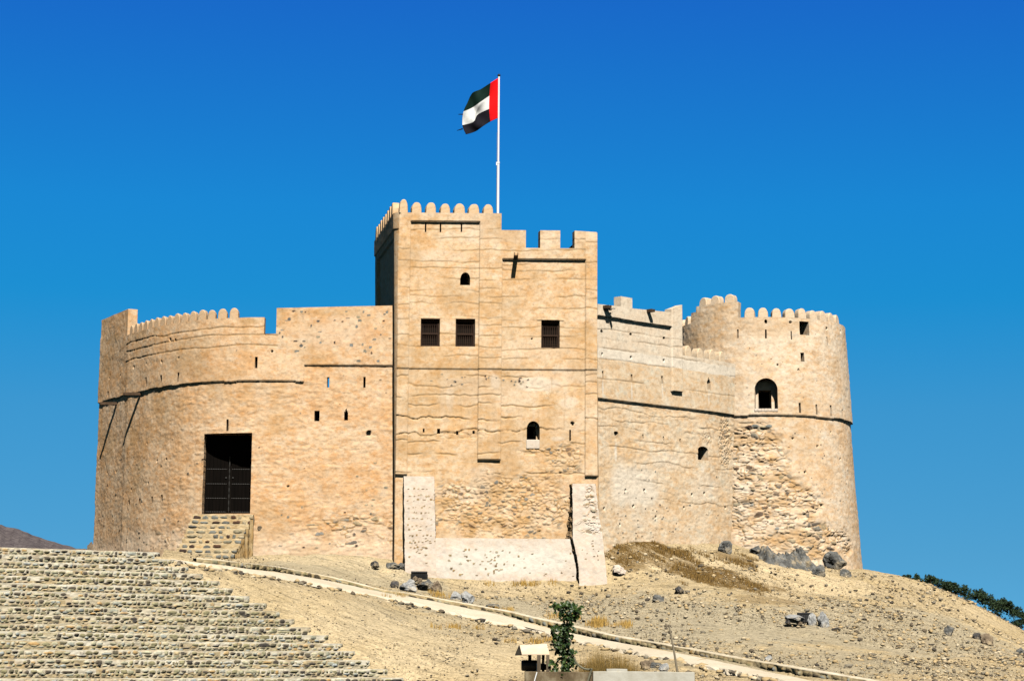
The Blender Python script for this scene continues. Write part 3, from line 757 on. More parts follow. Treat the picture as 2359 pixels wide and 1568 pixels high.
KW.tops = [(0, c1, ztt - .02, ztt - .02), (c1, s_tr, ztt, ztt), (s_tr, sm[0], ZKm, ZKm), (sm[0], sm[1], ZKr, ZKr), (sm[1], sm[2], ZKm, ZKm), (sm[2], sm[3], ZKr, ZKr), (sm[3], c2 - .06, ZKm, ZKm - .06), (c2 - .06, KW.L, ZKm - .09, ZKm - .15)]
H(KW, ZB, 565, 300, 578, 380, depth=.45); H(KW, ZB, 690, 300, 705, 380, depth=.45); H(KW, ZB, 863, 300, 878, 378, depth=.5, cap=0)
H(KW, ZB, 863, 715, 944, 822, depth=.9, kind='arch', spring=.30)
KWIN = [H(KW, ZB, 530, 1100, 691, 1333, depth=.34), H(KW, ZB, 822, 1105, 986, 1335, depth=.34), H(KW, ZB, 1539, 1118, 1697, 1347, depth=.34)]
for a in ((318, 465, 330, 492), (412, 470, 432, 498), (537, 482, 552, 508), (645, 480, 660, 502)): H(KW, ZC, *a, depth=.4)
H(KW, ZC, 1002, 418, 1088, 545, depth=.5, kind='arch', spring=.36, inner=(ZC(1008, 445), ZC(1078, 544), 1.4))
H(KW, ZC, 1282, 475, 1293, 548, depth=.4)
def d_keep(w, S, Z):
    D = lumps(S, Z, 71, .62) * np.where(S < c1, .25, 1); K = K0(S)
    f = (S > c1) & (S < c2)
    sA, sB, sC, sD, sE = [w.s_of(u, 700) for u in (944, 1104, 1156, 1349, 1377)]
    zc1 = w.z_of(1020, 511); zc2 = w.z_of(1250, 599)
    zpe = w.z_of(1135, 1058)
    prd = .15
    strip = ((S < sA) | ((S > sB) & (S < sC) & (Z > zpe)) | (S > sD)) & f
    corn = ((Z > zc1) & (S <= sB + .02) | (Z > zc2) & (S >= sC - .02)) & f
    lowfade = sst(w.z_of(1150, 1110), w.z_of(1150, 1050), Z) * 0 + 1 - sst(w.z_of(1150, 1050), w.z_of(1150, 1130), Z) * 0
    fade = np.where(Z < w.z_of(1150, 1095), 0, 1)
    D += prd * np.where(strip & (fade > 0) | corn, 1, 0)
    D += np.where((Z > zk + .012 * vn(S * 1.3, S * 0, 9)) & f, .06, 0)
    # left flank: cornice and pilasters
    D += np.where(~f & (S <= c1), .030 * (Z - w.zref), 0)
    lf = ~f & (S <= c1)
    zc3 = ztt - 1.15
    D += np.where(lf & ((Z > zc3) | (S < .9) | (S > c1 - .35)), .10, 0) + np.where(lf & (Z > zc3 + .35), .05, 0)
    # build lifts
    up = [w.z_of(1020, (550 + y / 2.851) / 1.2755) for y in (345, 428, 525, 632, 690, 765, 850, 915, 990, 1095, 1165, 1240, 1330, 1415)]
    sid = np.where(S < sA, 0, np.where(S < sB, 1, np.where(S < sC, 2, np.where(S < sD, 3, 4))))
    S2 = S + sid * 13.0
    D2 = D.copy()
    for i, L in enumerate(up):
        zl = L + .075 * fbm(S2 * .9, S * 0 + L, 4, 100 + i) * 2 + (hsh(sid, sid * 0 + i, 5) - .5) * .16
        zl = np.where(S > sC, zl - .05, zl)
        pr = sst(-.3, .1, fbm(S2 * .6, S * 0 + i * 3.3, 2, 130 + i)) * f
        q = Z - zl
        D += np.where(q > 0,   .016 * np.exp(-np.clip(q, 0, 9) / .2), 0) * pr
        g_ = np.exp(-(q / .026) ** 2) * pr; D -= .018 * g_; K[..., 3] = np.maximum(K[..., 3], .5 * g_); K[..., 3] = np.maximum(K[..., 3], .38 * np.exp(-np.clip(q, 0, 9) / .08) * (q > 0) * pr * sst(-.3, .4, fbm(S2 * 2.0, Z * 3, 3, 900 + i)))
    lo = [w.z_of(1150, (1050 + y / 2.24) / 1.2755) for y in (120, 185, 250, 310, 405, 490, 560, 630, 700, 760)]
    for i, L in enumerate(lo):
        big = i in (4, 5)
        zl = L + (.16 if big else .10) * fbm(S2 * 1.1, S * 0 + L, 4, 160 + i) * 2 + (hsh(sid, sid * 0 + i, 6) - .5) * .2
        pr = sst(-.35 if big else -.1, .2, fbm(S2 * .7, S * 0 + i * 2.3, 2, 190 + i)) * f * (Z < zk - .1)
        q = Z - zl
        D += np.where(q > 0, (.034 if big else .02) * np.exp(-np.clip(q, 0, 9) / .16), 0) * pr
        g_ = np.exp(-(q / .03) ** 2) * pr; D -= (.06 if big else .035) * g_; K[..., 3] = np.maximum(K[..., 3], (.9 if big else .7) * g_); K[..., 3] = np.maximum(K[..., 3], .35 * np.exp(-np.clip(q, 0, 9) / .09) * (q > 0) * pr * sst(-.3, .4, fbm(S2 * 2.0, Z * 3, 3, 930 + i)))
    # vertical hairline cracks
    for i, (u, va, vb) in enumerate(((1010, 870, 960), (1240, 960, 1010), (1300, 905, 990), (1060, 900, 960), (1270, 870, 930))):
        sv, za = w.sz(u, va); zb_ = w.z_of(u, vb)
        g_ = np.exp(-((S - sv - .05 * fbm(Z * 1.5, Z * 0, 3, 210 + i)) / .025) ** 2) * (Z < za) * (Z > zb_)
        D -= .02 * g_; K[..., 3] = np.maximum(K[..., 3], .35 * g_)
    # eroded masonry at the foot
    mz = w.z_of(1150, 1165)
    m = patch(S, Z, w.s_of(1165, 1160), mz, 3.35, 1.75, 221, soft=.3) * f
    m = np.maximum(m, patch(S, Z, w.s_of(1300, 1120), w.z_of(1300, 1060), .9, .9, 223) * .8 * f)
    m = np.maximum(m, patch(S, Z, w.s_of(1260, 1040), w.z_of(1260, 1040), 1.3, .22, 225) * f)
    m = np.maximum(m, .7 * patch(S, Z, w.s_of(1050, 1000), w.z_of(1050, 1003), 1.6, .18, 226) * f)
    rubble(S, Z, D, K, m, 230, .22, .14, .06, frac=.75)
    K[..., 3] = np.maximum(K[..., 3], .55 * m * sst(-.2, .35, fbm(S * 1.5, Z * 2.2, 5, 233)))
    m3 = patch(S, Z, w.s_of(1030, 905), w.z_of(1030, 872), .9, .25, 235) * f + patch(S, Z, w.s_of(1185, 880), w.z_of(1185, 880), .5, .2, 236) * f
    r = random.Random(9)
    for _ in range(26):
        c_ = r.choice(((1020, 873, 60, 14), (1190, 880, 40, 10), (1130, 868, 20, 10)))
        cs, cz = w.sz(c_[0] + r.gauss(0, c_[2] / 2), c_[1] + r.gauss(0, c_[3] / 2)); stamp(S, Z, D, K, cs, cz, r.uniform(.03, .06), r.uniform(.025, .05), .03, r.random() * .9)
    # pale patches of newer plaster, brown stains
    for (u, v, a, b, sd, k_) in ((1235, 885, 1.1, .38, 241, .8), (1140, 880, .30, .45, 242, .9), (1050, 880, 1.0, .3, 243, .45), (1035, 915, .22, .8, 244, .55), (1310, 925, .45, .3, 245, .6), (1150, 545, 3.5, .35, 246, .3), (1240, 800, 2.0, .6, 247, .25), (1010, 590, 1.5, .3, 248, .3), (1000, 1135, .9, .25, 249, .35), (1285, 1010, .3, .12, 250, .8)):
        cs, cz = w.sz(u, v); K[..., 2] = np.maximum(K[..., 2], k_ * patch(S, Z, cs, cz, a, b, sd, soft=.5))
    for (u, v, a, b, sd, k_) in ((1065, 935, 1.2, .5, 251, .22), (1250, 1000, 2.5, .9, 252, .22), (1330, 880, .4, .6, 253, .22), (1010, 1000, 2, .3, 254, .25), (1190, 930, .8, 1.2, 255, .15)):
        cs, cz = w.sz(u, v); K[..., 3] = np.maximum(K[..., 3], k_ * patch(S, Z, cs, cz, a, b, sd, soft=.6))
    streak = sst(.1, .6, fbm(S * 2.2, Z * .12, 3, 257)) * (Z < zk) * (Z > w.z_of(1150, 1040)) * f
    K[..., 2] = np.maximum(K[..., 2], .30 * streak)
    K[..., 3] = np.maximum(K[..., 3], .34 * sst(.0, .45, fbm(S * .5, Z * .55, 5, 270)) * f)
    K[..., 2] = np.maximum(K[..., 2], .40 * sst(.05, .5, fbm(S * .55 + 9, Z * .9, 5, 271)) * f)
    rn = sst(.1, .6, fbm(S2 * 2.4, Z * .13, 3, 272)) * sst(2.5, .1, np.where(S < s_tr, ztt, ZKr) - Z)
    K[..., 3] = np.maximum(K[..., 3], .28 * rn * f)
    # lintels over the windows
    for o in KWIN:
        D += .03 * ((S > o['s0'] - .18) & (S < o['s1'] + .18) & (Z > o['z1'] + .01) & (Z < o['z1'] + .075))
    pock(w, S, Z, D, K, ZC(1302, 435), .07); pock(w, S, Z, D, K, ZB(1460, 1272), .035)
    return D, K
o_kw = KW.build('square_tower', M_KEEP, d_keep, FORT)
for i in range(6):
    KW.merlon(KW.s_of(ZB(497, 0)[0] + i * 33.0, 480), ztt - .01 * i, .49, .53, M_KEEP, o_kw, seed=20 + i)
KW.merlon(c1 + .21, ztt, .40, .66, M_KEEP, o_kw, seed=27)
for i in range(8):
    KW.merlon(c1 - .62 - i * .86, ztt - .02, .54, .60, M_KEEP, o_kw, T=.35, seed=30 + i, proud=.03 * (ztt - zk) + .15)
# rear pier of the keep parapet (lit block behind the left merlons)
pa = at(902, 520, 104.6)
mb = MB(); mb.box((pa[0], pa[1], ztt + .05), (.40, .4, 1.6)); mb.build('parapet_pier', M_KEEP, o_kw, bevel=.03)
# the tower's right cheek above the lower keep, unseen roof slabs added to block light
mb = MB()
p1 = KW.pt(np.array([s_tr]), np.array([ztt]))[0]
mb.box((p1[0] - .27, p1[1] + 2.6, (ztt + ZKr) / 2 - .3), (.5, 4.6, ztt - ZKr + .6)); mb.build('tower_cheek', M_KEEP, o_kw)
def unseen_slab(pts, z, parent, mat=M_PL):
    V = [(q[0], q[1], z) for q in pts]; return mesh_obj('roof', np.array(V), [tuple(range(len(V)))], mat, parent, msk=np.zeros((len(V), 4)))
cx = at(1155, 500, 100)[0]
unseen_slab([(fl[0] + .1, fl[1] + .2), (cx, 100.2), (cx - .9, 107), (bl[0] + .1, bl[1])], ztt - 1.3, o_kw, M_KEEP)
unseen_slab([(cx, 100.2), (fr[0] - .05, 100.25), (br[0], br[1]), (cx - .8, 104.5)], ZKr - .9, o_kw, M_KEEP)

def lattice_window(w, o, parent):
    s_c = (o['s0'] + o['s1']) / 2; p, tx, n, iw = w.frame(s_c, o['z0']); W_, Hh = o['s1'] - o['s0'], o['z1'] - o['z0']
    pc = p + iw * .26
    root = bpy.data.objects.new('window', None); COL.objects.link(root); root.parent = parent; root['_org'] = [float(x) for x in pc]; root.location = pc - np.array(parent['_org'])
    A = (tx, np.array([-iw[0], -iw[1], 0]), np.array([0, 0, 1.0])); nn = A[1]
    L = lambda a, b, c_: pc + tx * a + nn * b + np.array([0, 0, c_])
    mb = MB(); fw = .09
    mb.box(L(-W_ / 2 + fw / 2, .06, Hh / 2), (fw, .1, Hh - .01), A); mb.box(L(W_ / 2 - fw / 2, .06, Hh / 2), (fw, .1, Hh - .01), A)
    mb.box(L(0, .06, Hh - .05), (W_ - 2 * fw, .1, .09), A); mb.box(L(0, .06, .045), (W_ - 2 * fw, .1, .09), A)
    mb.build('window_frame', M_WOOD, root, bevel=.006)
    mb = MB(); mb.box(L(0, .075, Hh * .47), (W_ - 2 * fw, .09, .085), A); mb.build('mid_rail', M_WOOD, root, bevel=.006)
    mb = MB()
    for q in range(8): mb.box(L((q - 3.5) * (W_ - 2 * fw) / 8.2, .06, Hh / 2), (.028, .03, Hh - .18), A)
    for zf in (.80, .135): mb.box(L(0, .085, Hh * zf), (W_ - 2 * fw, .02, .02), A)
    mb.build('window_bars', M_WOOD, root)
for o in KWIN: lattice_window(KW, o, FORT)

# white sill block below the arched niche
sv, zv = KW.sz(*ZC(1043, 570)); p, tx, n, iw = KW.frame(sv, zv)
mb = MB(); mb.box(p - n * .03, (.62, .14, .42), (tx, n, (0, 0, 1))); mb.build('window_sill', M_BUT, FORT, bevel=.03)

def spout(w, uv, L, dr=-.06, wd=.14, ht=.12, mat=M_SPOUT, lean=(0, 0)):
    sv, zv = w.sz(*uv); p, tx, n, iw = w.frame(sv, zv)
    d = n + tx * lean[0]; d = d / np.linalg.norm(d); d = d + np.array([0, 0, dr]); d /= np.linalg.norm(d)
    sx_ = np.cross(d, [0, 0, 1]); sx_ /= np.linalg.norm(sx_); uz = np.cross(sx_, d)
    mb = MB()
    c0 = p + d * (L / 2 - .15)
    mb.box(c0 - uz * (ht / 2 - .015), (wd, L + .3, .03), (sx_, d, uz))
    for sg in (-1, 1): mb.box(c0 + sx_ * sg * (wd / 2 - .015) + uz * .015, (.03, L + .3, ht - .03), (sx_, d, uz))
    return mb.build('waterspout', mat, FORT, loc=p)
spout(LW, (323, 907), .85, wd=.2, ht=.13); spout(LW, (269, 929), .85, wd=.2, ht=.13)
spout(KW, ZB(1328, 580), .95, wd=.19, ht=.15)

# ---- right curtain wall
zr_ = at(1382, 918, 101.2)[2]
rp = [(1370, 916.5), (1382, 918), (1450, 926.3), (1537, 936.5), (1600, 944), (1650, 950.5), (1692, 957)]
rpl = [atz(u, v, zr_)[:2] for u, v in rp]; rpl.append(rpl[-1] + (rpl[-1] - rpl[-2]) * .7)
rpl = np.array(rpl)
RW = Wall(smooth_plan(rpl, {0}, 4), zr_, .012, at(1400, 1232, 102)[2] - 2.0, T=.45, roof=at(1500, 760, 104)[2], flare=.1)
zr_ref = zr_
s_pi0, s_pi1 = RW.s_of(ZD(919, 600)[0], 800), RW.s_of(ZD(1052, 600)[0], 800)
zl1 = RW.z_of(*ZD(60, 190)); zl2 = RW.z_of(*ZD(915, 285))
zpt = RW.z_of(*ZD(1030, 190)); zpt0 = RW.z_of(*ZD(930, 245))
zlow = RW.z_of(*ZD(1070, 800)); zlow1 = RW.z_of(*ZD(1600, 900))
s_b0, s_b1 = RW.s_of(*ZD(300, 200)), RW.s_of(*ZD(438, 200)); zblk = RW.z_of(*ZD(370, 102))
zl_b = zl1 + (zl2 - zl1) * .35
RW.tops = [(0, s_b0, zl1, zl_b), (s_b0, s_b1, zblk, zblk), (s_b1, s_pi0, zl_b, zl2), (s_pi0, s_pi1, zpt0, zpt), (s_pi1, RW.L, zlow, zlow)]
for (x, y, r_) in ((92, 510, 17), (443, 545, 16), (848, 590, 16)): H(RW, ZD, x - r_, y - r_, x + r_, y + r_, depth=.4, kind='round')
for a in ((97, 990, 118, 1080), (445, 1032, 468, 1118), (817, 1050, 840, 1140)): H(RW, ZD, *a, depth=.4)
H(RW, ZD, 1370, 1068, 1413, 1215, depth=.4, kind='point', spring=.22)
H(RW, ZF, 180, 811, 203, 834, depth=.35, kind='round')
for a in ((326, 828, 333, 850), (430, 838, 437, 858), (516, 850, 523, 868)): H(RW, ZF, *a, depth=.35)
H(RW, ZF, 610, 890, 662, 960, depth=.55, kind='arch', spring=.18)
def d_right(w, S, Z):
    D = lumps(S, Z, 301, .5); K = K0(S)
    zs_ = zr_ref
    D += .11 * (Z > zs_ + .012 * vn(S * 1.3, S * 0, 5))
    zc = w.z_of(*ZD(500, 398)); D += .135 * ((Z > zc) & (S <= s_pi0 + .01))
    zpb = w.z_of(*ZD(990, 1240)); D += .16 * ((S > s_pi0) & (S < s_pi1) & (Z > zpb))
    up = [w.z_of(*ZD(500, y)) for y in (545, 640, 760)]; lifts(S, Z, D, K, up, 310, wob=.06, over=.012, groove=.02, dirt=.3)
    wb1, wb0 = w.z_of(*ZD(500, 770)), w.z_of(*ZD(500, 895))
    zz = Z + .03 * fbm(S * 2, S * 0, 3, 315)
    K[..., 2] = np.maximum(K[..., 2], 1.0 * ((zz > wb0) & (zz < wb1)) * .95 + .55 * (zz >= wb1))
    lifts(S, Z, D, K, [wb0, w.z_of(*ZD(500, 1135))], 317, wob=.03, over=.012, groove=.02, dirt=.3)
    lo = [w.z_of(1500, v) for v in (955, 972, 990, 1013, 1035, 1065, 1110, 1150)]
    lifts(S, Z, D, K, lo, 320, wob=.10, over=.022, groove=.02, dirt=.18, h=.15)
    D += .03 * (np.abs(fbm(S * 2.0, Z * 4.0, 3, 331)) - .2) * (Z < zs_)
    for (x, y, a, b, sd, k_) in ((290, 1100, 1.8, 1.6, 341, .8), (450, 960, 1.4, .5, 342, .4), (190, 920, .10, .5, 343, .9), (635, 1005, .18, .3, 344, .8), (650, 1100, 1.4, .8, 345, .4)):
        cs, cz = w.sz(*ZF(x, y)); K[..., 2] = np.maximum(K[..., 2], k_ * patch(S, Z, cs, cz, a, b, sd, soft=.6))
    for (x, y) in ((108, 1200), (458, 1230), (832, 1240), (1392, 1320)):
        cs, cz = w.sz(*ZD(x, y)); K[..., 2] = np.maximum(K[..., 2], .85 * patch(S, Z, cs, cz, .07, .42, int(x), soft=.5, fr=3))
    cs, cz = w.sz(*ZF(748, 870)); m = patch(S, Z, cs, cz, .62, 1.35, 351)
    cs, cz = w.sz(*ZF(660, 850)); m = np.maximum(m, .6 * patch(S, Z, cs, cz, .5, .4, 353))
    rubble(S, Z, D, K, m, 355, .15, .13, .07, frac=.85, vis=.7)
    r = random.Random(14)
    for _ in range(60):
        cs, cz = w.sz(r.uniform(1395, 1690), 1050 + 190 * math.sqrt(r.random())); stamp(S, Z, D, K, cs, cz, r.uniform(.025, .07), r.uniform(.02, .05), .025, r.random() * .9)
    for xy in ((210, 1290), (130, 1207), (280, 1196), (538, 1203), (578, 1137), (750, 1205), (642, 1130), (240, 1115), (338, 1115), (395, 1250)): pock(w, S, Z, D, K, ZF(*xy), .05)
    for xy in ((100, 788), (450, 825), (850, 866)): pock(w, S, Z, D, K, ZD(*xy), .05)
    return D, K
o_rw = RW.build('curtain_wall', M_RW, d_right, FORT)
for i, xy in enumerate(((1165, 0), (1310, 0), (1455, 0), (1575, 0))):
    RW.merlon(RW.s_of(ZD(xy[0], 0)[0], 805), zlow - .04, .46, .58, M_RW, o_rw, seed=40 + i)
spout(RW, ZD(100, 222), .62, dr=-.02, wd=.2, ht=.14); spout(RW, ZD(630, 268), .62, dr=-.02, wd=.2, ht=.14)
pa, pb = RW.pt(np.array([0.0, RW.L]), np.array([zl2, zl2]))
unseen_slab([(pa[0], pa[1] + .3), (pb[0], pb[1] + .3), (pb[0] - 1, pb[1] + 5), (pa[0], pb[1] + 5)], zlow - .9, o_rw, M_RW)
unseen_slab([(pl[12][0] + .4, pl[12][1]), (pl[-20][0], pl[-20][1] + .3), (pl[-1][0], pl[-1][1] + .3), (pl[-1][0], pl[-1][1] + 8), (pl[12][0] + 2, pl[-1][1] + 10)], zground - .3, o_lw, M_CONCD)  # unseen courtyard floor, set low and dark to cut bounce up the flank

# ---- round tower
Yc = 112.2
cpt = at(1756, 955, Yc); RR = (1957 - 1756) / FU * Yc * 1.0
th = np.radians(np.arange(-135, 136, 3.0))
tpl = np.stack([cpt[0] + RR * np.sin(th), Yc - RR * np.cos(th)], 1)
zt_ = at(1757, 956, Yc - RR)[2]
TW = Wall(tpl, zt_, .066, at(1850, 1300, 107)[2] - 1.4, T=.45, roof=at(1800, 790, 107)[2], flare=.30)
s_h0, s_h1 = TW.s_of(ZE(211, 300)[0], 720), TW.s_of(ZE(712, 300)[0], 720)
z_tl = TW.z_of(*ZE(900, 345)); z_th = TW.z_of(*ZE(560, 188)); z_ll = TW.z_of(*ZE(150, 430))
s_hh = TW.s_of(ZE(262, 300)[0], 720)
TW.tops = [(0, s_h0, z_ll, z_ll), (s_h0, s_hh, z_th - .28, z_th - .28), (s_hh, s_h1, z_th, z_th), (s_h1, TW.L, z_tl, z_tl)]
H(TW, ZE, 697, 478, 715, 575, depth=.45, cap=0); H(TW, ZE, 997, 480, 1015, 578, depth=.4); H(TW, ZE, 1272, 497, 1285, 590, depth=.4); H(TW, ZE, 1655, 560, 1667, 650, depth=.35)
H(TW, ZE, 1365, 392, 1467, 540, depth=.8); H(TW, ZE, 1378, 733, 1417, 830, depth=.5)
H(TW, ZE, 886, 1013, 1132, 1352, depth=.62, kind='arch', inner=(ZE(918, 1130), ZE(1082, 1345), 1.5))
for a in ((1358, 1285, 1381, 1392), (1538, 1300, 1557, 1410), (1692, 1308, 1712, 1430), (1818, 1353, 1833, 1450)): H(TW, ZE, *a, depth=.4)
H(TW, ZE, 990, 370, 1020, 415, depth=.35, kind='round')
def d_tow(w, S, Z):
    D = lumps(S, Z, 401, .6); K = K0(S)
    zs_ = zt_
    D += .115 * (Z > zs_ + .012 * vn(S * 1.3, S * 0, 6))
    cs, cz = w.sz(*ZF(900, 1050)); m = patch(S, Z, cs, cz, 1.55, 3.4, 411, soft=.25)
    cs, cz = w.sz(*ZF(1050, 1230)); m = np.maximum(m, patch(S, Z, cs, cz, 2.1, 1.6, 413, soft=.25))
    cs, cz = w.sz(*ZF(1180, 1370)); m = np.maximum(m, patch(S, Z, cs, cz, 2.6, .9, 414, soft=.25))
    m *= (Z < zs_ - .35)
    strat = np.abs(fbm(S * .9, Z * 3.2, 4, 415))
    D += m * (.10 * strat - .06)
    rubble(S, Z, D, K, m, 420, .30, .16, .075, frac=.7)
    K[..., 3] = np.maximum(K[..., 3], .55 * m * sst(-.15, .35, fbm(S * 1.2, Z * 2.6, 5, 423)))
    K[..., 2] = np.maximum(K[..., 2], .5 * m * sst(.0, .5, fbm(S * 1.1, Z * 2.2, 4, 425)))
    r = random.Random(21)
    for xy in ((870, 790), (905, 785), (945, 790), (975, 785)):
        cs, cz = w.sz(*ZF(*xy)); stamp(S, Z, D, K, cs, cz, .17, .08, .04, r.choice((.05, .5, .95)))
    for _ in range(110):
        cs, cz = w.sz(r.uniform(1700, 1960), r.uniform(985, 1300)); stamp(S, Z, D, K, cs, cz, r.uniform(.02, .05), r.uniform(.02, .04), .02, r.random() * .9)
    for _ in range(26):
        cs, cz = w.sz(r.uniform(1620, 1945), r.uniform(770, 945)); stamp(S, Z, D, K, cs, cz, r.uniform(.02, .04), r.uniform(.02, .03), .02, r.random() * .8)
    for xy in ((1270, 402), (1655, 468), (1800, 500)): pock(w, S, Z, D, K, ZE(*xy), .06)
    for xy in ((1095, 850), (1222, 890), (1290, 818), (1340, 955), (1158, 1022), (1245, 1192), (1120, 500), (1015, 475)): pock(w, S, Z, D, K, ZF(*xy), .05, .12)
    D += .03 * (np.abs(fbm(S * 2.5, Z * 3.0, 3, 431)) - .2)
    K[..., 3] = np.maximum(K[..., 3], .3 * sst(.1, .6, fbm(S * 2.4, Z * .14, 3, 441)) * sst(2.6, .1, z_tl - Z)); K[..., 3] = np.maximum(K[..., 3], .25 * sst(.05, .5, fbm(S * .5, Z * .6, 5, 442)))
    cs, cz = w.sz(*ZF(1250, 760)); K[..., 3] = np.maximum(K[..., 3], .25 * sst(-.2, .3, fbm(S * .6, Z * 1.4, 4, 433)) * (Z < zs_) * (Z > zs_ - .6))
    K[..., 3] = np.maximum(K[..., 3], .3 * sst(0, .6, fbm(S * .7, Z * .9, 4, 435)) * (Z < w.zb + 3.0))
    K[..., 2] = np.maximum(K[..., 2], .4 * sst(-.1, .5, fbm(S * .5, Z * .5, 3, 437)) * (Z > zs_))
    return D, K
o_tw = TW.build('round_tower', M_TOW, d_tow, FORT)
for i in range(9):
    TW.merlon(TW.s_of(ZE(825, 0)[0], 715) + i * .745, z_tl, .50, .50, M_TOW, o_tw, seed=50 + i)
for i, x in enumerate((318, 448, 606)): TW.merlon(TW.s_of(ZE(x, 0)[0], 690), z_th, .54, .46, M_TOW, o_tw, seed=60 + i)
for i, x in enumerate((140, 78)): TW.merlon(TW.s_of(ZE(x, 0)[0], 740), z_ll, .5, .5, M_TOW, o_tw, seed=70 + i)
unseen_slab([(q[0] * 1 + (cpt[0] - q[0]) * .08, q[1] + (Yc - q[1]) * .08) for q in tpl[::3]], z_tl - 1.4, o_tw, M_TOW)
sv, zv = TW.sz(*ZE(1010, 1362)); p, tx, n, iw = TW.frame(sv, zv)
mb = MB()
for i in range(7):
    a = (i - 3) * .165
    mb.box(p + tx * a - n * (.02 + a * a / (2 * RR)), (.17, .36, .15 - .004 * abs(i - 3)), (tx, n, (0, 0, 1)))
mb.build('window_sill', M_BUT, FORT, bevel=.02)

# ---- white buttresses at the foot of the keep
def buttress(name, edges, v_top, v_bot, front, backY, label, seed, stones, jag=None):
    """edges(v)->(uL,uR); front(v)->Y. A shaft of three sheets joined as one mesh: left cheek, front, right cheek, top."""
    nr = int((v_bot - v_top) / 1.9); vs = np.linspace(v_bot + 22, v_top, nr)
    ncf = int((edges(v_top)[1] - edges(v_top)[0]) / 1.9) + 2; nside = 14
    rows = []; par = []
    for v in vs:
        ul, ur = edges(v); Y = front(v)
        ul += 1.6 * mnoise.noise(Vector((v * .06, seed, 0))) + .9 * mnoise.noise(Vector((v * .25, seed, 3))); ur += 1.6 * mnoise.noise(Vector((v * .05, seed, 7))) + .9 * mnoise.noise(Vector((v * .22, seed, 9)))
        a = at(ul, v, Y); b = at(ur, v, Y + .03)
        if jag is not None: jx = jag(v)
        else: jx = 0
        bl_ = np.array([a[0] - (backY - Y) * .10 - jx, backY, a[2]]); br_ = np.array([b[0] - .05, backY, b[2]])
        pts = [bl_ + (a - bl_) * t for t in np.linspace(0, 1, nside)[:-1]] + [a + (b - a) * t for t in np.linspace(0, 1, ncf)] + [b + (br_ - b) * t for t in np.linspace(0, 1, nside)[1:]]
        for p_ in pts: p_[2] = a[2]
        rows.append(pts)
    P = np.array(rows)            # (nr, nc, 3)
    nrr, ncc = P.shape[:2]
    seg = np.linalg.norm(np.diff(P[nrr // 2], axis=0), axis=1); sl_ = np.concatenate([[0], np.cumsum(seg)])
    S = np.repeat(sl_[:, None], nrr, 1); Z = np.repeat(P[:, 0, 2][None, :], ncc, 0)
    D = .045 * fbm(S * .8, Z * .8, 3, seed) + .015 * fbm(S * 4, Z * 5, 3, seed + 1); K = K0(S)
    s_a, s_b = sl_[nside - 1], sl_[nside - 1 + ncf - 1]
    stones(S, Z, D, K, s_a, s_b)
    N = np.zeros((ncc, 3)); 
    for i in range(ncc):
        if i < nside - 1: N[i] = (-1, -.1, 0)
        elif i > nside + ncf - 2: N[i] = (1, -.1, 0)
        else: N[i] = (0, -1, 0)
    P2 = P.transpose(1, 0, 2) + N[:, None, :] * D[..., None]
    vid = np.arange(ncc * nrr).reshape(ncc, nrr)
    F = [ (vid[i, j], vid[i + 1, j], vid[i + 1, j + 1], vid[i, j + 1]) for i in range(ncc - 1) for j in range(nrr - 1)]
    F.append(tuple(vid[:, -1]))
    return mesh_obj(name, P2.reshape(-1, 3), F, M_BUT, FORT, msk=K.reshape(-1, 4))
zpx = lambda v: at(1150, v, 99.3)[2]
def st_left(S, Z, D, K, sa, sb):
    r = random.Random(3)
    for i in range(11):
        v = 1128 + i * 13.5 + r.uniform(-3, 3)
        for q in range(r.randint(4, 7)):
            stamp(S, Z, D, K, sa + .15 + (sb - sa - .25) * (q + r.uniform(.0, .8)) / 6, zpx(v + r.uniform(-3, 3)), r.uniform(.03, .065), r.uniform(.018, .042), .02, r.random())
    for _ in range(16): stamp(S, Z, D, K, r.uniform(sa + .1, sb - .1), zpx(r.uniform(1235, 1300)), r.uniform(.03, .06), r.uniform(.018, .035), .02, r.random())
buttress('buttress', lambda v: (930 + (v - 1095) * .012, 1000 + (v - 1095) * .02), 1096, 1332, lambda v: 99.45 - (v - 1096) / 236 * .35, 100.6, '', 501, st_left)
def st_mid(S, Z, D, K, sa, sb):
    r = random.Random(4)
    for _ in range(46):
        stamp(S, Z, D, K, sa + (sb - sa) * (.08 + .42 * r.random() ** .8), zpx(r.choice((1268, 1280, 1290, 1300, 1312, 1322)) + r.uniform(-3, 3)), r.uniform(.03, .07), r.uniform(.02, .045), .02, r.random())
    for _ in range(16): stamp(S, Z, D, K, r.uniform(sa + 3, sb - .1), zpx(r.uniform(1265, 1330)), r.uniform(.02, .05), r.uniform(.02, .035), .02, r.random() * .7)
    K[..., 2] = np.maximum(K[..., 2], patch(S, Z, (sa + sb) / 2, zpx(1290), (sb - sa) * .55, .7, 515))
buttress('plinth', lambda v: (999 + (v - 1237) * .03, 1322 + (v - 1237) * .06), 1238, 1352, lambda v: 99.42 - (v - 1238) / 114 * .22, 100.6, '', 511, st_mid)
lefte = lambda v: np.interp(v, [1112, 1160, 1240, 1262, 1290, 1318, 1360], [1318, 1319, 1319.5, 1324, 1331, 1333.5, 1334])
jagf = lambda v: np.interp(v, [1112, 1160, 1240, 1270, 1290, 1310, 1360], [.05, .18, .42, .40, .20, .06, .04]) + .05 * math.sin(v * .21) + .03 * math.sin(v * .53)
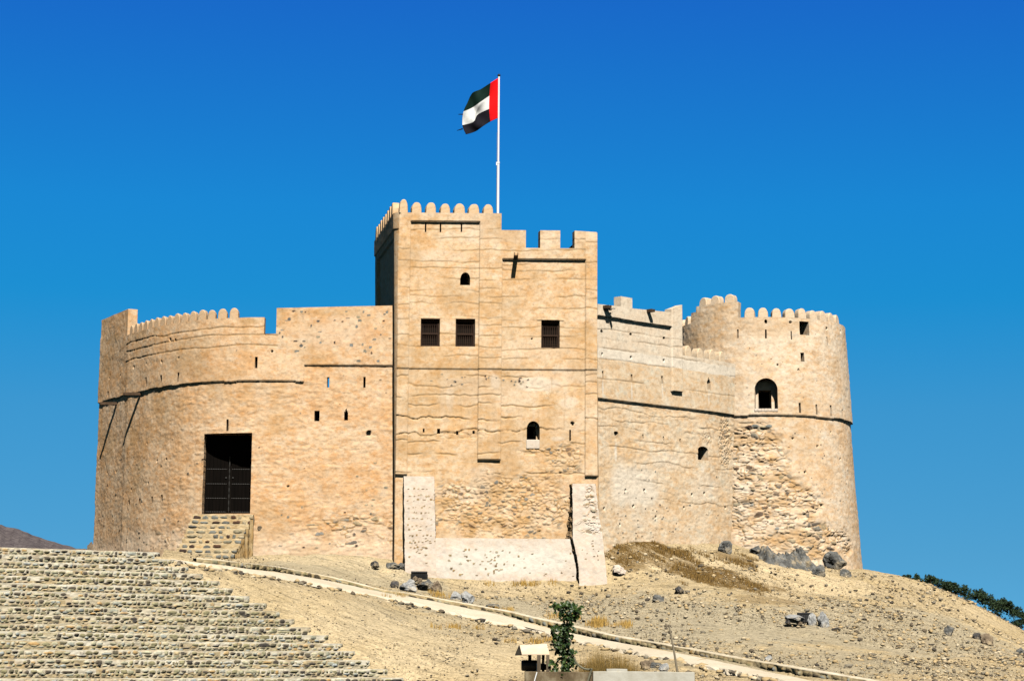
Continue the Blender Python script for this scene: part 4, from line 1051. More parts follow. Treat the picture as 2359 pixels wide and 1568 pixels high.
def st_rt(S, Z, D, K, sa, sb):
    r = random.Random(6)
    zc = zpx(1180); m = patch(S, Z, sb - .45, zpx(1170), .45, 1.1, 521) * (S > sa)
    m = np.maximum(m, .8 * patch(S, Z, sa + .8, zpx(1215), .7, .3, 522) * (S > sa))
    rubble(S, Z, D, K, m, 523, .24, .13, .05, frac=.6, vis=.9)
    m2 = ((S < sa - .03) * 1.0); K[..., 3] = np.maximum(K[..., 3], .75 * m2); rubble(S, Z, D, K, m2, 525, .2, .16, .06, frac=.8, vis=.5)
    for _ in range(12): stamp(S, Z, D, K, r.uniform(sa + .1, sb - .1), zpx(r.uniform(1230, 1300)), r.uniform(.02, .05), r.uniform(.02, .03), .02, r.random() * .7)
buttress('buttress', lambda v: (lefte(v), np.interp(v, [1112, 1160, 1230, 1290, 1360], [1371, 1376, 1387, 1394, 1400])), 1113, 1362, lambda v: 99.35 - (v - 1113) / 249 * .55, 100.8, '', 519, st_rt, jag=jagf)

# ------------------------------------------------------------------ hill / ground
NTER = 17; TH, TR = .28, .83
TA = math.radians(34); tdir = np.array([math.cos(TA), math.sin(TA)]); tnor = np.array([-math.sin(TA), math.cos(TA)])
TP0, TZ0 = 62.7, -1.03 + EYE
def ter_point(k, u):
    """point of the k-th step line (front top edge) seen in column u"""
    p_ = TP0 + k * TR; z = TZ0 + k * TH
    v = 1500.0
    for _ in range(6):
        d = ray(u, v); t = p_ / (d[0] * tnor[0] + d[1] * tnor[1]); P = np.array([d[0] * t, d[1] * t, z]); v = proj(P)[1]
    return P, v
ctrl = []
def C(u, v, Y): ctrl.append(at(u, v, Y))
for a in ((218, 1285, 112), (300, 1285, 105.5), (400, 1286, 101.5), (480, 1288, 98.2), (600, 1276, 100.8), (750, 1277, 100.7), (885, 1286, 100.6), (912, 1300, 99.6), (965, 1329, 98.9), (1150, 1345, 98.8), (1320, 1351, 98.6), (1398, 1349, 98.8),
          (1402, 1238, 102.4), (1440, 1246, 102.6), (1500, 1250, 103.4), (1600, 1258, 105.2), (1700, 1262, 106.0), (1780, 1276, 106.7), (1860, 1300, 107.0), (1950, 1312, 109.2), (1990, 1312, 111.4),
          (2080, 1328, 109.5), (2200, 1369, 107.5), (2300, 1424, 105.5), (2358, 1467, 103.5), (2450, 1520, 101),
          (560, 1300, 95), (700, 1312, 94.5), (800, 1335, 93.5), (900, 1352, 94), (1000, 1362, 95.5), (1179, 1385, 94), (1400, 1385, 94.5), (1450, 1330, 99),
          (1550, 1300, 101), (1550, 1350, 96.5), (1700, 1325, 99), (1700, 1400, 90), (1850, 1360, 99), (2000, 1345, 103.5), (2000, 1400, 96), (2150, 1400, 100), (2200, 1450, 93), (2358, 1510, 90),
          (1000, 1450, 83), (1179, 1460, 84), (1400, 1470, 83), (1700, 1480, 80.5), (2000, 1485, 82), (2200, 1520, 79),
          (1000, 1568, 73.0), (1179, 1568, 72), (1400, 1568, 70), (1700, 1568, 68), (2000, 1568, 67), (2358, 1568, 70)): C(*a)
for k in range(0, NTER, 2):
    f = k / (NTER - 1.0); u = 930 + (370 - 930) * f
    P, v = ter_point(k, u); ctrl.append(P - np.array([0, 0, .16]))
    for uu in (u - 160, u - 420, -300):
        if uu < u - 40: P, v = ter_point(k, uu); ctrl.append(P - np.array([0, 0, .55]))
for (x, y, z) in ((-30, 50, 0), (-12, 52, 0), (0, 52, 0), (12, 50, 0), (30, 50, 0), (-30, 60, .05), (45, 60, 0), (0, 62, .15), (18, 60, .1), (-15, 60, .1),
                  (-30, 125, 4.5), (-10, 125, 6), (5, 125, 6), (16, 122, 4.5), (24, 118, 1.5), (32, 112, -.5), (45, 100, -.5), (45, 80, 0), (-30, 100, 5.5), (-40, 85, 4), (-20, 108, 6.1)):
    ctrl.append(np.array([x, y, z]))
ctrl = np.array(ctrl)
def tps(a, b):
    r2 = ((a[:, None, :2] - b[None, :, :2]) ** 2).sum(-1); return .5 * r2 * np.log(r2 + 1e-9)
nC = len(ctrl)
Am = np.zeros((nC + 3, nC + 3)); Am[:nC, :nC] = tps(ctrl, ctrl) + np.eye(nC) * 1.2
Am[:nC, nC] = 1; Am[:nC, nC + 1:] = ctrl[:, :2]; Am[nC, :nC] = 1; Am[nC + 1:, :nC] = ctrl[:, :2].T
wts = np.linalg.solve(Am, np.concatenate([ctrl[:, 2], np.zeros(3)]))
def gz(X, Y):
    X = np.asarray(X, float); Y = np.asarray(Y, float); sh = X.shape; q = np.stack([X.ravel(), Y.ravel()], 1)
    out = np.empty(len(q))
    for i in range(0, len(q), 40000):
        b = q[i:i + 40000]; out[i:i + 40000] = tps(b, ctrl) @ wts[:nC] + wts[nC] + b @ wts[nC + 1:]
    z = out.reshape(sh)
    ins = sst(55, 42, np.abs(X)) * sst(38, 54, Y) * sst(140, 118, Y)
    return z * ins
def gpt(u, v, y0=56, y1=122):
    d = ray(u, v); Ys = np.linspace(y0, y1, 700); X = d[0] / d[1] * Ys; Zr = EYE + d[2] / d[1] * Ys
    G = gz(X, Ys); q = np.nonzero(G >= Zr)[0]
    i = q[0] if len(q) else len(Ys) - 1
    if i > 0:
        a, b = G[i - 1] - Zr[i - 1], G[i] - Zr[i]; t = -a / (b - a + 1e-9) if len(q) else 0
        Y = Ys[i - 1] + (Ys[i] - Ys[i - 1]) * min(max(t, 0), 1)
    else: Y = Ys[0]
    return np.array([d[0] / d[1] * Y, Y, EYE + d[2] / d[1] * Y])
gx = np.concatenate([-np.geomspace(4000, 45, 16), np.arange(-40, -26, 1.0), np.arange(-26, 33, .15), np.arange(33, 48, 1.0), np.geomspace(52, 4000, 16)])
gy = np.concatenate([-np.geomspace(3000, 20, 8), np.arange(-10, 50, 4.0), np.arange(50, 62, .5), np.arange(62, 116, .15), np.arange(116, 145, 1.0), np.geomspace(150, 9000, 16)])
GX, GY = np.meshgrid(gx, gy, indexing='ij')
GZ = gz(GX, GY)
near = sst(30, 45, GY) * sst(140, 120, GY) * sst(60, 45, np.abs(GX))
DN = near * (.09 * fbm(GX * .5, GY * .35, 4, 601) + .035 * fbm(GX * 2.5, GY * 2.0, 3, 611) + .02 * fbm(GX * 7, GY * 7, 2, 615))
# rills running down the slope on the right
rill = sst(.15, .6, fbm(GX * 1.0 + GY * .75, GY * .22 - GX * .22, 4, 621)) * near
DN -= .13 * rill
GK = K0(GX)
def gpatch(u, v, a, b, ang, seed, k_=1.0, ch=0):
    P = gpt(u, v); dx, dy = GX - P[0], GY - P[1]; c_, s_ = math.cos(ang), math.sin(ang); x_, y_ = dx * c_ + dy * s_, -dx * s_ + dy * c_
    r = np.hypot(x_ / a, y_ / b) + .6 * fbm(GX * .9, GY * .6, 4, seed) + .35 * fbm(GX * 3, GY * 2.2, 3, seed + 2)
    GK[..., ch] = np.maximum(GK[..., ch], k_ * (1 - sst(.75, 1.1, r)))
for (u, v, a, b, an, k_) in ((1425, 1243, 1.0, 1.2, 0, 1), (1490, 1252, 1.5, .9, .5, 1), (1550, 1268, 1.4, .9, -.6, .95), (1450, 1275, 1.6, 1.2, -.4, .85), (1570, 1300, 1.8, .9, -.5, .7), (1640, 1318, 1.8, 1.4, -.5, .95), (1720, 1345, 1.8, 1.6, -.5, .85), (1690, 1285, 1.4, .7, -.6, .7), (1760, 1380, 1.5, 1.5, -.4, .5), (1500, 1290, 1.5, .6, -.5, .6)):
    gpatch(u, v, a, b, an, int(u), k_)
for (u, v, a, b, k_) in ((800, 1320, 5, 4, .55), (1179, 1400, 6, 4, .7), (1400, 1400, 5, 5, .6), (1600, 1440, 6, 6, .7), (1900, 1450, 7, 6, .6), (2150, 1450, 5, 8, .6), (1000, 1460, 4, 5, .35), (1900, 1520, 6, 6, .55)): gpatch(u, v, a, b, 0, int(u) + 3, k_, 1)
for (u, v, a, b, k_) in ((1550, 1285, 3, 2, .8), (1850, 1340, 4, 3, .7), (700, 1290, 4, 2, .5), (1100, 1500, 5, 5, .5), (850, 1440, 3, 6, .5)): gpatch(u, v, a, b, 0, int(u) + 5, k_, 2)
GK[..., 3] = 1 - sst(62, 46, np.abs(GX - 2)) * sst(-4, 18, GY) * sst(150, 130, GY)  # ground past the hill, out of view, darkened to cut bounced light
kq = (GX * tnor[0] + GY * tnor[1] - TP0) / TR; sq = GX * tdir[0] + GY * tdir[1]
uR_s = []
for k in range(NTER):
    P_, _ = ter_point(k, 930 - 560 * k / (NTER - 1.0)); uR_s.append(P_[0] * tdir[0] + P_[1] * tdir[1])
sR = np.interp(kq, np.arange(NTER), uR_s)
under = (kq > -.6) & (kq < NTER + .6) & (sq < sR - .3)
GZ = np.where(under, np.minimum(GZ + DN, TZ0 + np.floor(np.clip(kq, -1, NTER - 1)) * TH - .2) - DN, GZ)
gu = CU + FU * GX / np.maximum(GY, 1)
capz = EYE + GY * (1490 - 1297 + (CU - gu) * -.008) / FU
GZ = np.where((GY > 74) & (gu < 385) & (kq > NTER - .9), np.minimum(GZ + DN, capz) - DN, GZ)
vid = np.arange(GX.size).reshape(GX.shape)
Fg = np.stack([vid[:-1, :-1].ravel(), vid[1:, :-1].ravel(), vid[1:, 1:].ravel(), vid[:-1, 1:].ravel()], 1)
ground = mesh_obj('ground', np.stack([GX, GY, GZ + DN], -1).reshape(-1, 3), Fg, M_GROUND, msk=GK.reshape(-1, 4))
ground['kind'] = 'structure'

# far mountain on the left
mu = np.linspace(-500, 900, 140); prof = np.interp(mu, [-500, -250, -60, 0, 30, 60, 100, 140, 175, 230, 320, 500, 900], [1130, 1150, 1196, 1207, 1214, 1225, 1240, 1252, 1261, 1268, 1290, 1330, 1400])
rows = []
for t in np.linspace(0, 1, 26):
    r = []
    for u, v in zip(mu, prof):
        Y = 1000 + 900 * t; top = at(u, v, 1400)
        rid_ = 1 - abs(t - .444) / (.444 if t < .444 else .556)
        nz = mnoise.fractal(Vector((u * .012, t * 5, 1.3)), 1.0, 2.0, 5) * 10 * math.sin(math.pi * min(1, t / .44) if t < .44 else 0) 
        nz2 = mnoise.ridged_multi_fractal(Vector((u * .03, t * 9, 4.1)), 1.0, 2.1, 5, 1.0, 2.0) - 1.0
        r.append((top[0] * Y / 1400, Y, max(-2, top[2] * rid_ ** .9 + nz * .8 + 3.0 * nz2 * (1 if abs(t - .444) > .02 else .35))))
    rows.append(r)
Vm = np.array(rows).reshape(-1, 3); nm = len(mu)
Fm = [(i * nm + j, i * nm + j + 1, (i + 1) * nm + j + 1, (i + 1) * nm + j) for i in range(25) for j in range(nm - 1)]
mnt = mesh_obj('hills', Vm, Fm, M_MNT, smooth=False); mnt['kind'] = 'structure'

# ------------------------------------------------------------------ stepped stone terraces
TER = empty('stepped_terrace', ter_point(7, 400)[0], 'long flight of cobbled stone retaining steps climbing the hill on the left', 'stone terrace')
rt_ = random.Random(77)
for k in range(NTER):
    f = k / (NTER - 1.0)
    uR = 930 + (370 - 930) * f + rt_.uniform(-5, 5)
    Pl, _ = ter_point(k, -380); Pr, _ = ter_point(k, uR)
    L = np.linalg.norm((Pr - Pl)[:2]); n_s = int(L / .03)
    sv = np.linspace(0, L, n_s)
    hR = TH + .10
    tr = np.concatenate([np.arange(-.10, TH - .001, .022), [TH]]); td = np.array([.03, .07, .12, .2, .35, .6, TR + .1])
    tt = np.concatenate([tr, TH + td])
    S = np.repeat(sv[:, None], len(tt), 1); T_ = np.repeat(tt[None, :], n_s, 0)
    D = .03 * fbm(S * 1.2, T_ * 4 + k, 3, 700 + k) + .012 * fbm(S * 6, T_ * 9, 2, 740 + k); K = K0(S)
    def row(zc, hb, wmin, wmax, prob, hh, s=None):
        x = rt_.uniform(0, .2)
        while x < L:
            wd = rt_.uniform(wmin, wmax) * (1.5 if rt_.random() < .12 else 1)
            if rt_.random() < prob:
                stamp(S, T_, D, K, x + wd / 2, zc + rt_.uniform(-.025, .025), wd / 2 * .94, hb * rt_.uniform(.6, 1.15), hh * rt_.uniform(.6, 1.2), min(1, max(0, rt_.random() * .95)))
            x += wd + rt_.uniform(.0, .05)
    mid = k in (6, 7, 8, 9)
    row(TH - .090, .064, .08, .28, .94, .05)
    row(TH - .185, .044, .07, .26, .95 if mid else .88, .045)
    row(TH - .255, .034, .06, .22, .9 if mid else .8, .04)
    wm = ((T_ > TH - .028) & (T_ < TH + .15) | (T_ > TH - .15) & (T_ < TH) & (vn(S * 1.7, T_ * 0 + k, 751) > -.45)) * (.75 + .25 * vn(S * 2, T_ * 0, 750 + k)) * (1 - K[..., 0])
    K[..., 2] = np.maximum(K[..., 2], np.clip(wm, 0, 1) * (.95 if not mid else .55))
    if mid: K[..., 2] = np.maximum(K[..., 2], .5 * (1 - K[..., 0]) * sst(-.3, .3, fbm(S * .25, T_ * 0 + k, 2, 765)))
    D += .03 * (np.abs(fbm(S * 7, T_ * 12 + k, 3, 767)) - .2) * (1 - K[..., 0]) * (T_ < TH - .12); K[..., 3] = np.maximum(K[..., 3], .35 * sst(.1, .6, fbm(S * 3, T_ * 6 + k, 3, 769)) * (1 - K[..., 0]))
    K[..., 2] = np.maximum(K[..., 2], .35 * sst(.0, .5, fbm(S * .8, T_ * 2 + k, 3, 760 + k)))
    zoff = np.minimum(T_, TH) - TH; back = np.maximum(T_ - TH, 0) - .06 * zoff
    wob = .05 * fbm(S[:, :1] * .3, S[:, :1] * 0 + k, 3, 770 + k)
    out = np.where(T_ <= TH, D, 0); upz = np.where(T_ > TH, D * .6, 0)
    endr = np.clip((S - L + .25) / .25, 0, 1) ** 2 * .12
    XY = Pl[:2][None, None, :] + tdir[None, None, :] * S[..., None] + tnor[None, None, :] * (back + wob - out + endr)[..., None]
    Zz = Pl[2] + zoff + upz + .4 * wob
    P = np.concatenate([XY, Zz[..., None]], -1)
    vid = np.arange(S.size).reshape(S.shape)
    F = [tuple(x) for x in np.stack([vid[:-1, :-1].ravel(), vid[1:, :-1].ravel(), vid[1:, 1:].ravel(), vid[:-1, 1:].ravel()], 1)]
    # right end cheek
    nV = S.size; eR = vid[-1]
    base = [P[-1, j] * 1.0 for j in range(len(tt))]
    ext = []
    for j, b in enumerate(base):
        q = b.copy(); q[2] = Pl[2] - TH - .4; ext.append(q)
    V = np.concatenate([P.reshape(-1, 3), np.array(ext)]); Kk = np.concatenate([K.reshape(-1, 4), np.zeros((len(ext), 4))])
    for j in range(len(tr) - 1, len(tt) - 1): F.append((eR[j], nV + j, nV + j + 1, eR[j + 1]))
    mesh_obj('terrace_step', V, F, M_TER, TER, msk=Kk)

# ------------------------------------------------------------------ path and its kerb wall
Z1 = zoomer(480, 1600, 1.348); Z2 = zoomer(1480, 1600, 1.348)
up_e = [Z1(*q) for q in ((30, 62), (140, 76), (250, 88), (350, 102), (500, 120), (700, 155), (850, 187), (1000, 212), (1200, 252), (1348, 283))] + [Z2(*q) for q in ((150, 326), (300, 358), (450, 388), (600, 415), (750, 443), (900, 475), (1000, 497), (1100, 517), (1250, 548), (1400, 580))]
lo_e = [Z1(*q) for q in ((30, 66), (140, 84), (250, 98), (350, 120), (500, 139), (700, 180), (850, 212), (1000, 240), (1200, 290), (1348, 318))] + [Z2(*q) for q in ((150, 354), (300, 388), (450, 417), (600, 450), (750, 480), (900, 507), (1000, 527), (1100, 552), (1250, 585), (1400, 615))]
def dens(pts, n=8):
    p_ = smooth_plan(np.array(pts, float), set(), n); return p_
UE = [gpt(u, v) for u, v in dens(up_e)]; LE = [gpt(u, v) for u, v in dens(lo_e)]
UE = np.array(UE); LE = np.array(LE); nP = len(UE)
for A_ in (UE, LE):
    for _ in range(3): A_[1:-1] = (A_[:-2] + 2 * A_[1:-1] + A_[2:]) / 4
V = []; 
ncr = 9
for i in range(nP):
    for j in range(ncr):
        t = j / (ncr - 1.0); q = UE[i] * (1 - t) + LE[i] * t; q = q.copy()
        q[2] = max(gz(q[0], q[1]) + .07, q[2] + .05) + .012 * mnoise.noise(Vector(q * 2)) - (.15 if j in (0, ncr - 1) else 0)
        if j in (0, ncr - 2, ncr - 1): q[:2] += .22 * mnoise.noise(Vector((q[0] * .9, q[1] * .9, j * .2))) + .10 * mnoise.noise(Vector((q[0] * 3, q[1] * 3, j)))
        V.append(q)
F = [(i * ncr + j, i * ncr + j + 1, (i + 1) * ncr + j + 1, (i + 1) * ncr + j) for i in range(nP - 1) for j in range(ncr - 1)]
path = mesh_obj('path', np.array(V), F, M_PATH); path['kind'] = 'structure'
# kerb: low stone-faced wall along the uphill edge
kb = [Z1(*q) for q in ((130, 62), (200, 68), (400, 88), (550, 112), (700, 143), (850, 180), (1000, 203), (1150, 232))] + [Z2(*q) for q in ((0, 268), (100, 292), (300, 338), (450, 372), (600, 398), (750, 425), (900, 455), (1050, 480), (1200, 508), (1348, 532), (1500, 560))]
KB = np.array([gpt(u, v + 5) for u, v in dens(kb, 40)])
for _ in range(20): KB[1:-1] = (KB[:-2] + 2 * KB[1:-1] + KB[2:]) / 4
dl = np.concatenate([[0], np.cumsum(np.linalg.norm(np.diff(KB, axis=0), axis=1))])
n_s = int(dl[-1] / .05); sv = np.linspace(0, dl[-1], n_s)
B = np.stack([np.interp(sv, dl, KB[:, i]) for i in range(3)], 1)
tg = np.gradient(B[:, :2], axis=0); tg /= np.hypot(tg[:, 0], tg[:, 1])[:, None]; nn_ = np.stack([tg[:, 1], -tg[:, 0]], 1)
HK = .21
tr = np.arange(-.25, HK + .001, .03); td = np.array([.04, .1, .18, .26, .30]); tt = np.concatenate([tr, HK + td, [HK + .75]])
S = np.repeat(sv[:, None], len(tt), 1); T_ = np.repeat(tt[None, :], n_s, 0)
D = .05 * fbm(S * .9, T_ * 3, 4, 800) + .012 * fbm(S * 6, T_ * 9, 2, 803); K = K0(S)
x = 0.0
while x < dl[-1]:
    wd = rt_.uniform(.16, .42)
    if rt_.random() < .9: stamp(S, T_, D, K, x + wd / 2, rt_.uniform(.02, .11), wd / 2 * .95, rt_.uniform(.05, .10), rt_.uniform(.04, .12), rt_.random() * .9, vis=.95)
    x += wd + rt_.uniform(.02, .12)
K[..., 2] = np.maximum(K[..., 2], ((T_ > HK - .03)) * (.8 + .25 * vn(S * 1.2, T_ * 0, 809)) * (1 - K[..., 0]))
zrel = np.where(T_ < HK, T_, np.where(T_ > HK + .5, 0 - .1, HK)); bk = np.where(T_ < HK, 0, np.minimum(T_ - HK, .33))
outd = np.where(T_ < HK, D, 0)
P = np.concatenate([B[:, None, :2] + nn_[:, None, :] * (outd - bk)[..., None], (B[:, None, 2] + zrel + np.where(T_ >= HK, D * .8, 0) - .03)[..., None]], -1)
vid = np.arange(S.size).reshape(S.shape)
F = np.stack([vid[:-1, :-1].ravel(), vid[1:, :-1].ravel(), vid[1:, 1:].ravel(), vid[:-1, 1:].ravel()], 1)
kw_ = mesh_obj('kerb_wall', P.reshape(-1, 3) , F, M_KERB, msk=K.reshape(-1, 4), loc=B[n_s // 2])
tag(kw_, 'low stone kerb wall with pale mortar top along the uphill side of the path', 'kerb wall')

# ------------------------------------------------------------------ stone staircase to the door
STR = empty('stone_staircase', at(470, 1286, 98.5), 'flared cobbled stone staircase leading up to the dark wooden door', 'staircase')
nst = 9
zt_st = dz0 - .06; zb_st = at(470, 1286, 98.6)[2]
Ytop = LW.frame(dsc, dz0)[0][1] - .1; rs = random.Random(8)
tl, trr = at(448, 1190, Ytop), at(584, 1190, Ytop); bl_s, br_s = at(399, 1285, 98.6), at(541, 1285, 98.6)
Ck = []
for i in range(nst):
    f = i / (nst - 1.0); z = zt_st + (zb_st + .25 - zt_st) * f; Y = Ytop - .35 - (Ytop - .35 - 98.6) * f
    xl = tl[0] + (bl_s[0] - tl[0]) * f + rs.uniform(-.06, .06); xr = trr[0] + (br_s[0] - trr[0]) * f + rs.uniform(-.03, .03)
    hh = (zt_st - zb_st) / nst + .05
    wv = np.arange(xl, xr, .03); L = xr - xl; sv = wv - xl
    tt = np.concatenate([np.arange(-.06, hh, .025), [hh, hh + .05, hh + .15, hh + .3, hh + .45]])
    S = np.repeat(sv[:, None], len(tt), 1); T_ = np.repeat(tt[None, :], len(sv), 0)
    D = .045 * fbm(S * 2.0 + i, T_ * 4, 4, 820 + i) + .012 * fbm(S * 7, T_ * 9, 2, 830 + i); K = K0(S); K[..., 2] = .25
    x = rs.uniform(0, .15)
    while x < L:
        wd = rs.uniform(.14, .46)
        if rs.random() < .78: stamp(S, T_, D, K, x + wd / 2, hh * rs.uniform(.38, .58), wd / 2 * .92, hh * rs.uniform(.20, .36), rs.uniform(.03, .07), rs.choice((.05, .12, .3, .45, .6, .68, .72, .9, .95)))
        x += wd + rs.uniform(.03, .12)
    K[..., 2] = np.maximum(K[..., 2], .8 * (T_ > hh - .03) * (1 - K[..., 0])); K[..., 3] = np.maximum(K[..., 3], .4 * sst(.1, .5, fbm(S * 2.2, T_ * 4 + i, 3, 840)) * (1 - K[..., 0]))
    out = np.where(T_ <= hh, D, 0); bk = np.maximum(T_ - hh, 0)
    P = np.stack([S + xl, Y - out + bk, z - hh + np.minimum(T_, hh) + np.where(T_ > hh, D * .5, 0)], -1)
    vid = np.arange(S.size).reshape(S.shape)
    F = [tuple(q) for q in np.stack([vid[:-1, :-1].ravel(), vid[1:, :-1].ravel(), vid[1:, 1:].ravel(), vid[:-1, 1:].ravel()], 1)]
    V = list(P.reshape(-1, 3)); nV = len(V)
    b0 = len(V); V += [(xl, Y - .01, z), (xl, Ytop + .4, z), (xl, Ytop + .4, zb_st - .5), (xl, Y - .01, zb_st - .5)]; F.append((b0, b0 + 1, b0 + 2, b0 + 3))
    Ck.append((xr, Y, z))
    Kk = np.concatenate([K.reshape(-1, 4), np.tile([0, 0, 0, .35], (4, 1))])
    mesh_obj('step', np.array(V), F, M_STAIR, STR, msk=Kk)

V = []; F = []; Kk = []
prev = (Ck[0][0] + .02, Ytop + .4)
for (xr, Y, z) in Ck:
    for q in range(9):
        t = q / 8.0; bu_ = rs.uniform(-.02, .02); x_, y_ = prev[0] + (xr - prev[0]) * t + bu_, prev[1] + (Y - prev[1]) * t
        for e_ in range(12):
            zz = z - .004 + (zb_st - .5 - z) * e_ / 11.0
            V.append((x_ + .05 * mnoise.noise(Vector((y_ * 4, zz * 5, 2))), y_, zz)); Kk.append([1.0 if mnoise.noise(Vector((y_ * 5, zz * 8, 5))) > .42 else 0, rs.random(), 0, max(0, min(1, .35 + .8 * mnoise.noise(Vector((y_ * 3.5, zz * 3, 9)))))])
        if q:
            k = len(V)
            for r_ in range(11): F.append((k - 24 + r_, k - 12 + r_, k - 11 + r_, k - 23 + r_))
    prev = (xr, Y)
mesh_obj('stair_cheek', np.array(V), F, M_STAIR, STR, msk=np.array(Kk))

# ------------------------------------------------------------------ flagpole and flag
fp = at(1146.6, 500, 101.3); ft = at(1149.2, 176, 101.3)
pole_root = empty('flagpole', (fp[0], fp[1], fp[2] - .8), 'tall white flagpole with dark ball finial rising from the square tower', 'flagpole')
mb = MB()
d_ = ft - fp
mb.tube([fp - d_ * .07, fp + d_ * .375], [.062, .058], 16); mb.tube([fp + d_ * .375, fp + d_ * .39], [.07, .07], 12); mb.tube([fp + d_ * .39, ft], [.047, .042], 16)
mb.build('pole', M_WHITE, pole_root)
mb = MB(); mb.ball(ft + np.array([0, 0, .04]), .075, nu=12, nv=8); mb.build('finial', M_BLACK, pole_root, smooth=True)
mb = MB(); mb.box(fp + d_ * .375 + np.array([-.075, -.03, 0]), (.05, .05, .16)); mb.build('cleat', M_WHITE, pole_root)
mb = MB(); mb.tube([fp + d_ * .05 + np.array([-.075, -.03, 0]), fp + d_ * .6 + np.array([-.07, -.02, 0])], .006, 5); mb.build('halyard', M_POLE, pole_root)
net = [[(668, 158), (667, 280), (666, 400), (665, 525)], [(600, 200), (589, 320), (586, 440), (597, 558)], [(510, 258), (495, 385), (482, 492), (532, 598)], [(430, 296), (430, 430), (440, 560), (462, 648)], [(385, 385), (350, 465), (340, 590), (372, 676)]]
dep = [[0, 0, 0, 0], [-.15, .05, -.05, .12], [.35, -.10, .25, -.05], [.05, .38, -.02, .30], [.50, .12, .35, .05]]
NU, NV = 48, 36
cg = np.linspace(0, 1, 5); rg = np.linspace(0, 1, 4)
def cr1(xs, ys, x):
    i = int(min(max(np.searchsorted(xs, x) - 1, 0), len(xs) - 2)); t = (x - xs[i]) / (xs[i + 1] - xs[i])
    p0 = ys[max(i - 1, 0)]; p1 = ys[i]; p2 = ys[i + 1]; p3 = ys[min(i + 2, len(ys) - 1)]
    return .5 * (2 * p1 + (p2 - p0) * t + (2 * p0 - 5 * p1 + 4 * p2 - p3) * t * t + (3 * p1 - p0 - 3 * p2 + p3) * t ** 3)
NA = np.array([[list(ZG(*q)) + [.55 * dep[i][j]] for j, q in enumerate(col)] for i, col in enumerate(net)])
V = []
for i in range(NU + 1):
    c_ = i / NU; colp = np.array([cr1(cg, NA[:, j], c_) for j in range(4)])
    for j in range(NV + 1):
        q = cr1(rg, colp, j / NV)
        V.append(at(q[0], q[1], 101.3 + q[2] + c_ * .05 * math.sin(c_ * 17 + j * .22)))
F = []; FMt = []
for i in range(NU):
    for j in range(NV):
        F.append((i * (NV + 1) + j, (i + 1) * (NV + 1) + j, (i + 1) * (NV + 1) + j + 1, i * (NV + 1) + j + 1))
        FMt.append(0 if i < NU / 4 else (1 if j < NV / 3 else (2 if j < 2 * NV / 3 else 3)))
for (a, b, m) in (((345, 488), (302, 491), 3), ((330, 622), (290, 640), 3)):
    k = len(V); u0, v0 = ZG(*a); u1, v1 = ZG(*b); V += [at(u0 + 3, v0 - 1, 101.7), at(u0 + 3, v0 + 2.2, 101.7), at(u1, v1 + .6, 101.8), at(u1, v1 - .4, 101.8)]; F.append((k, k + 1, k + 2, k + 3)); FMt.append(m)
flag = mesh_obj('flag', np.array(V), F, [M_RED, M_GREEN, M_WCL, M_BCL], fm=FMt, loc=at(1147, 228, 101.3), smooth=True)
sd = flag.modifiers.new('cloth', 'SOLIDIFY'); sd.thickness = .01
tag(flag, 'red, green, white and black striped flag with frayed end flying from the white pole', 'flag')

# ------------------------------------------------------------------ boulders
def boulder(u, v, w_, h_, mat, label, seed, flat=1.0, group=None, P=None, sink=.28, depth=.8, name='boulder', cuts=10):
    P = gpt(u, v) if P is None else P
    sc = P[1] / FU; a, b, c_ = w_ * sc / 2, w_ * sc / 2 * depth, h_ * sc / 2
    bm = bmesh.new(); bmesh.ops.create_icosphere(bm, subdivisions=4, radius=1.0)
    r = random.Random(seed)
    pls = []
    for _ in range(cuts + 6):
        d = Vector((r.gauss(0, 1), r.gauss(0, 1), r.gauss(0, .8))).normalized(); pls.append((d, r.uniform(.45, .82)))
    for vx in bm.verts:
        q = vx.co.copy()
        for d, t in pls:
            e = q.dot(d) - t
            if e > 0: q -= d * e * .98
        q += q.normalized() * (.13 * mnoise.fractal(q * 2.6 + Vector((seed, 0, 0)), .9, 2.0, 5) + .03 * mnoise.noise(q * 9))
        vx.co = q
    xs = [x.co.x for x in bm.verts]; zs = [x.co.z for x in bm.verts]; kx = 2 / (max(xs) - min(xs)); kz = 2 / (max(zs) - min(zs)); z0 = min(zs)
    for vx in bm.verts:
        vx.co = Vector((vx.co.x * kx * a, vx.co.y * kx * b, (vx.co.z - z0) * kz * c_ * (1 + sink) - 2 * c_ * sink))
    me = bpy.data.meshes.new(name); bm.to_mesh(me); bm.free(); me.materials.append(mat)
    if mat.name in MASON: me.attributes.new('msk', 'FLOAT_COLOR', 'POINT').data.foreach_set('color', np.zeros(len(me.vertices) * 4, np.float32))
    o = bpy.data.objects.new(name, me); COL.objects.link(o); o.location = P
    tag(o, label, 'rock', group); return o
G1 = 'grey rocks under the round tower'; G2 = 'rocks piled round the left floodlight'; G3 = 'rocks round the right floodlight'
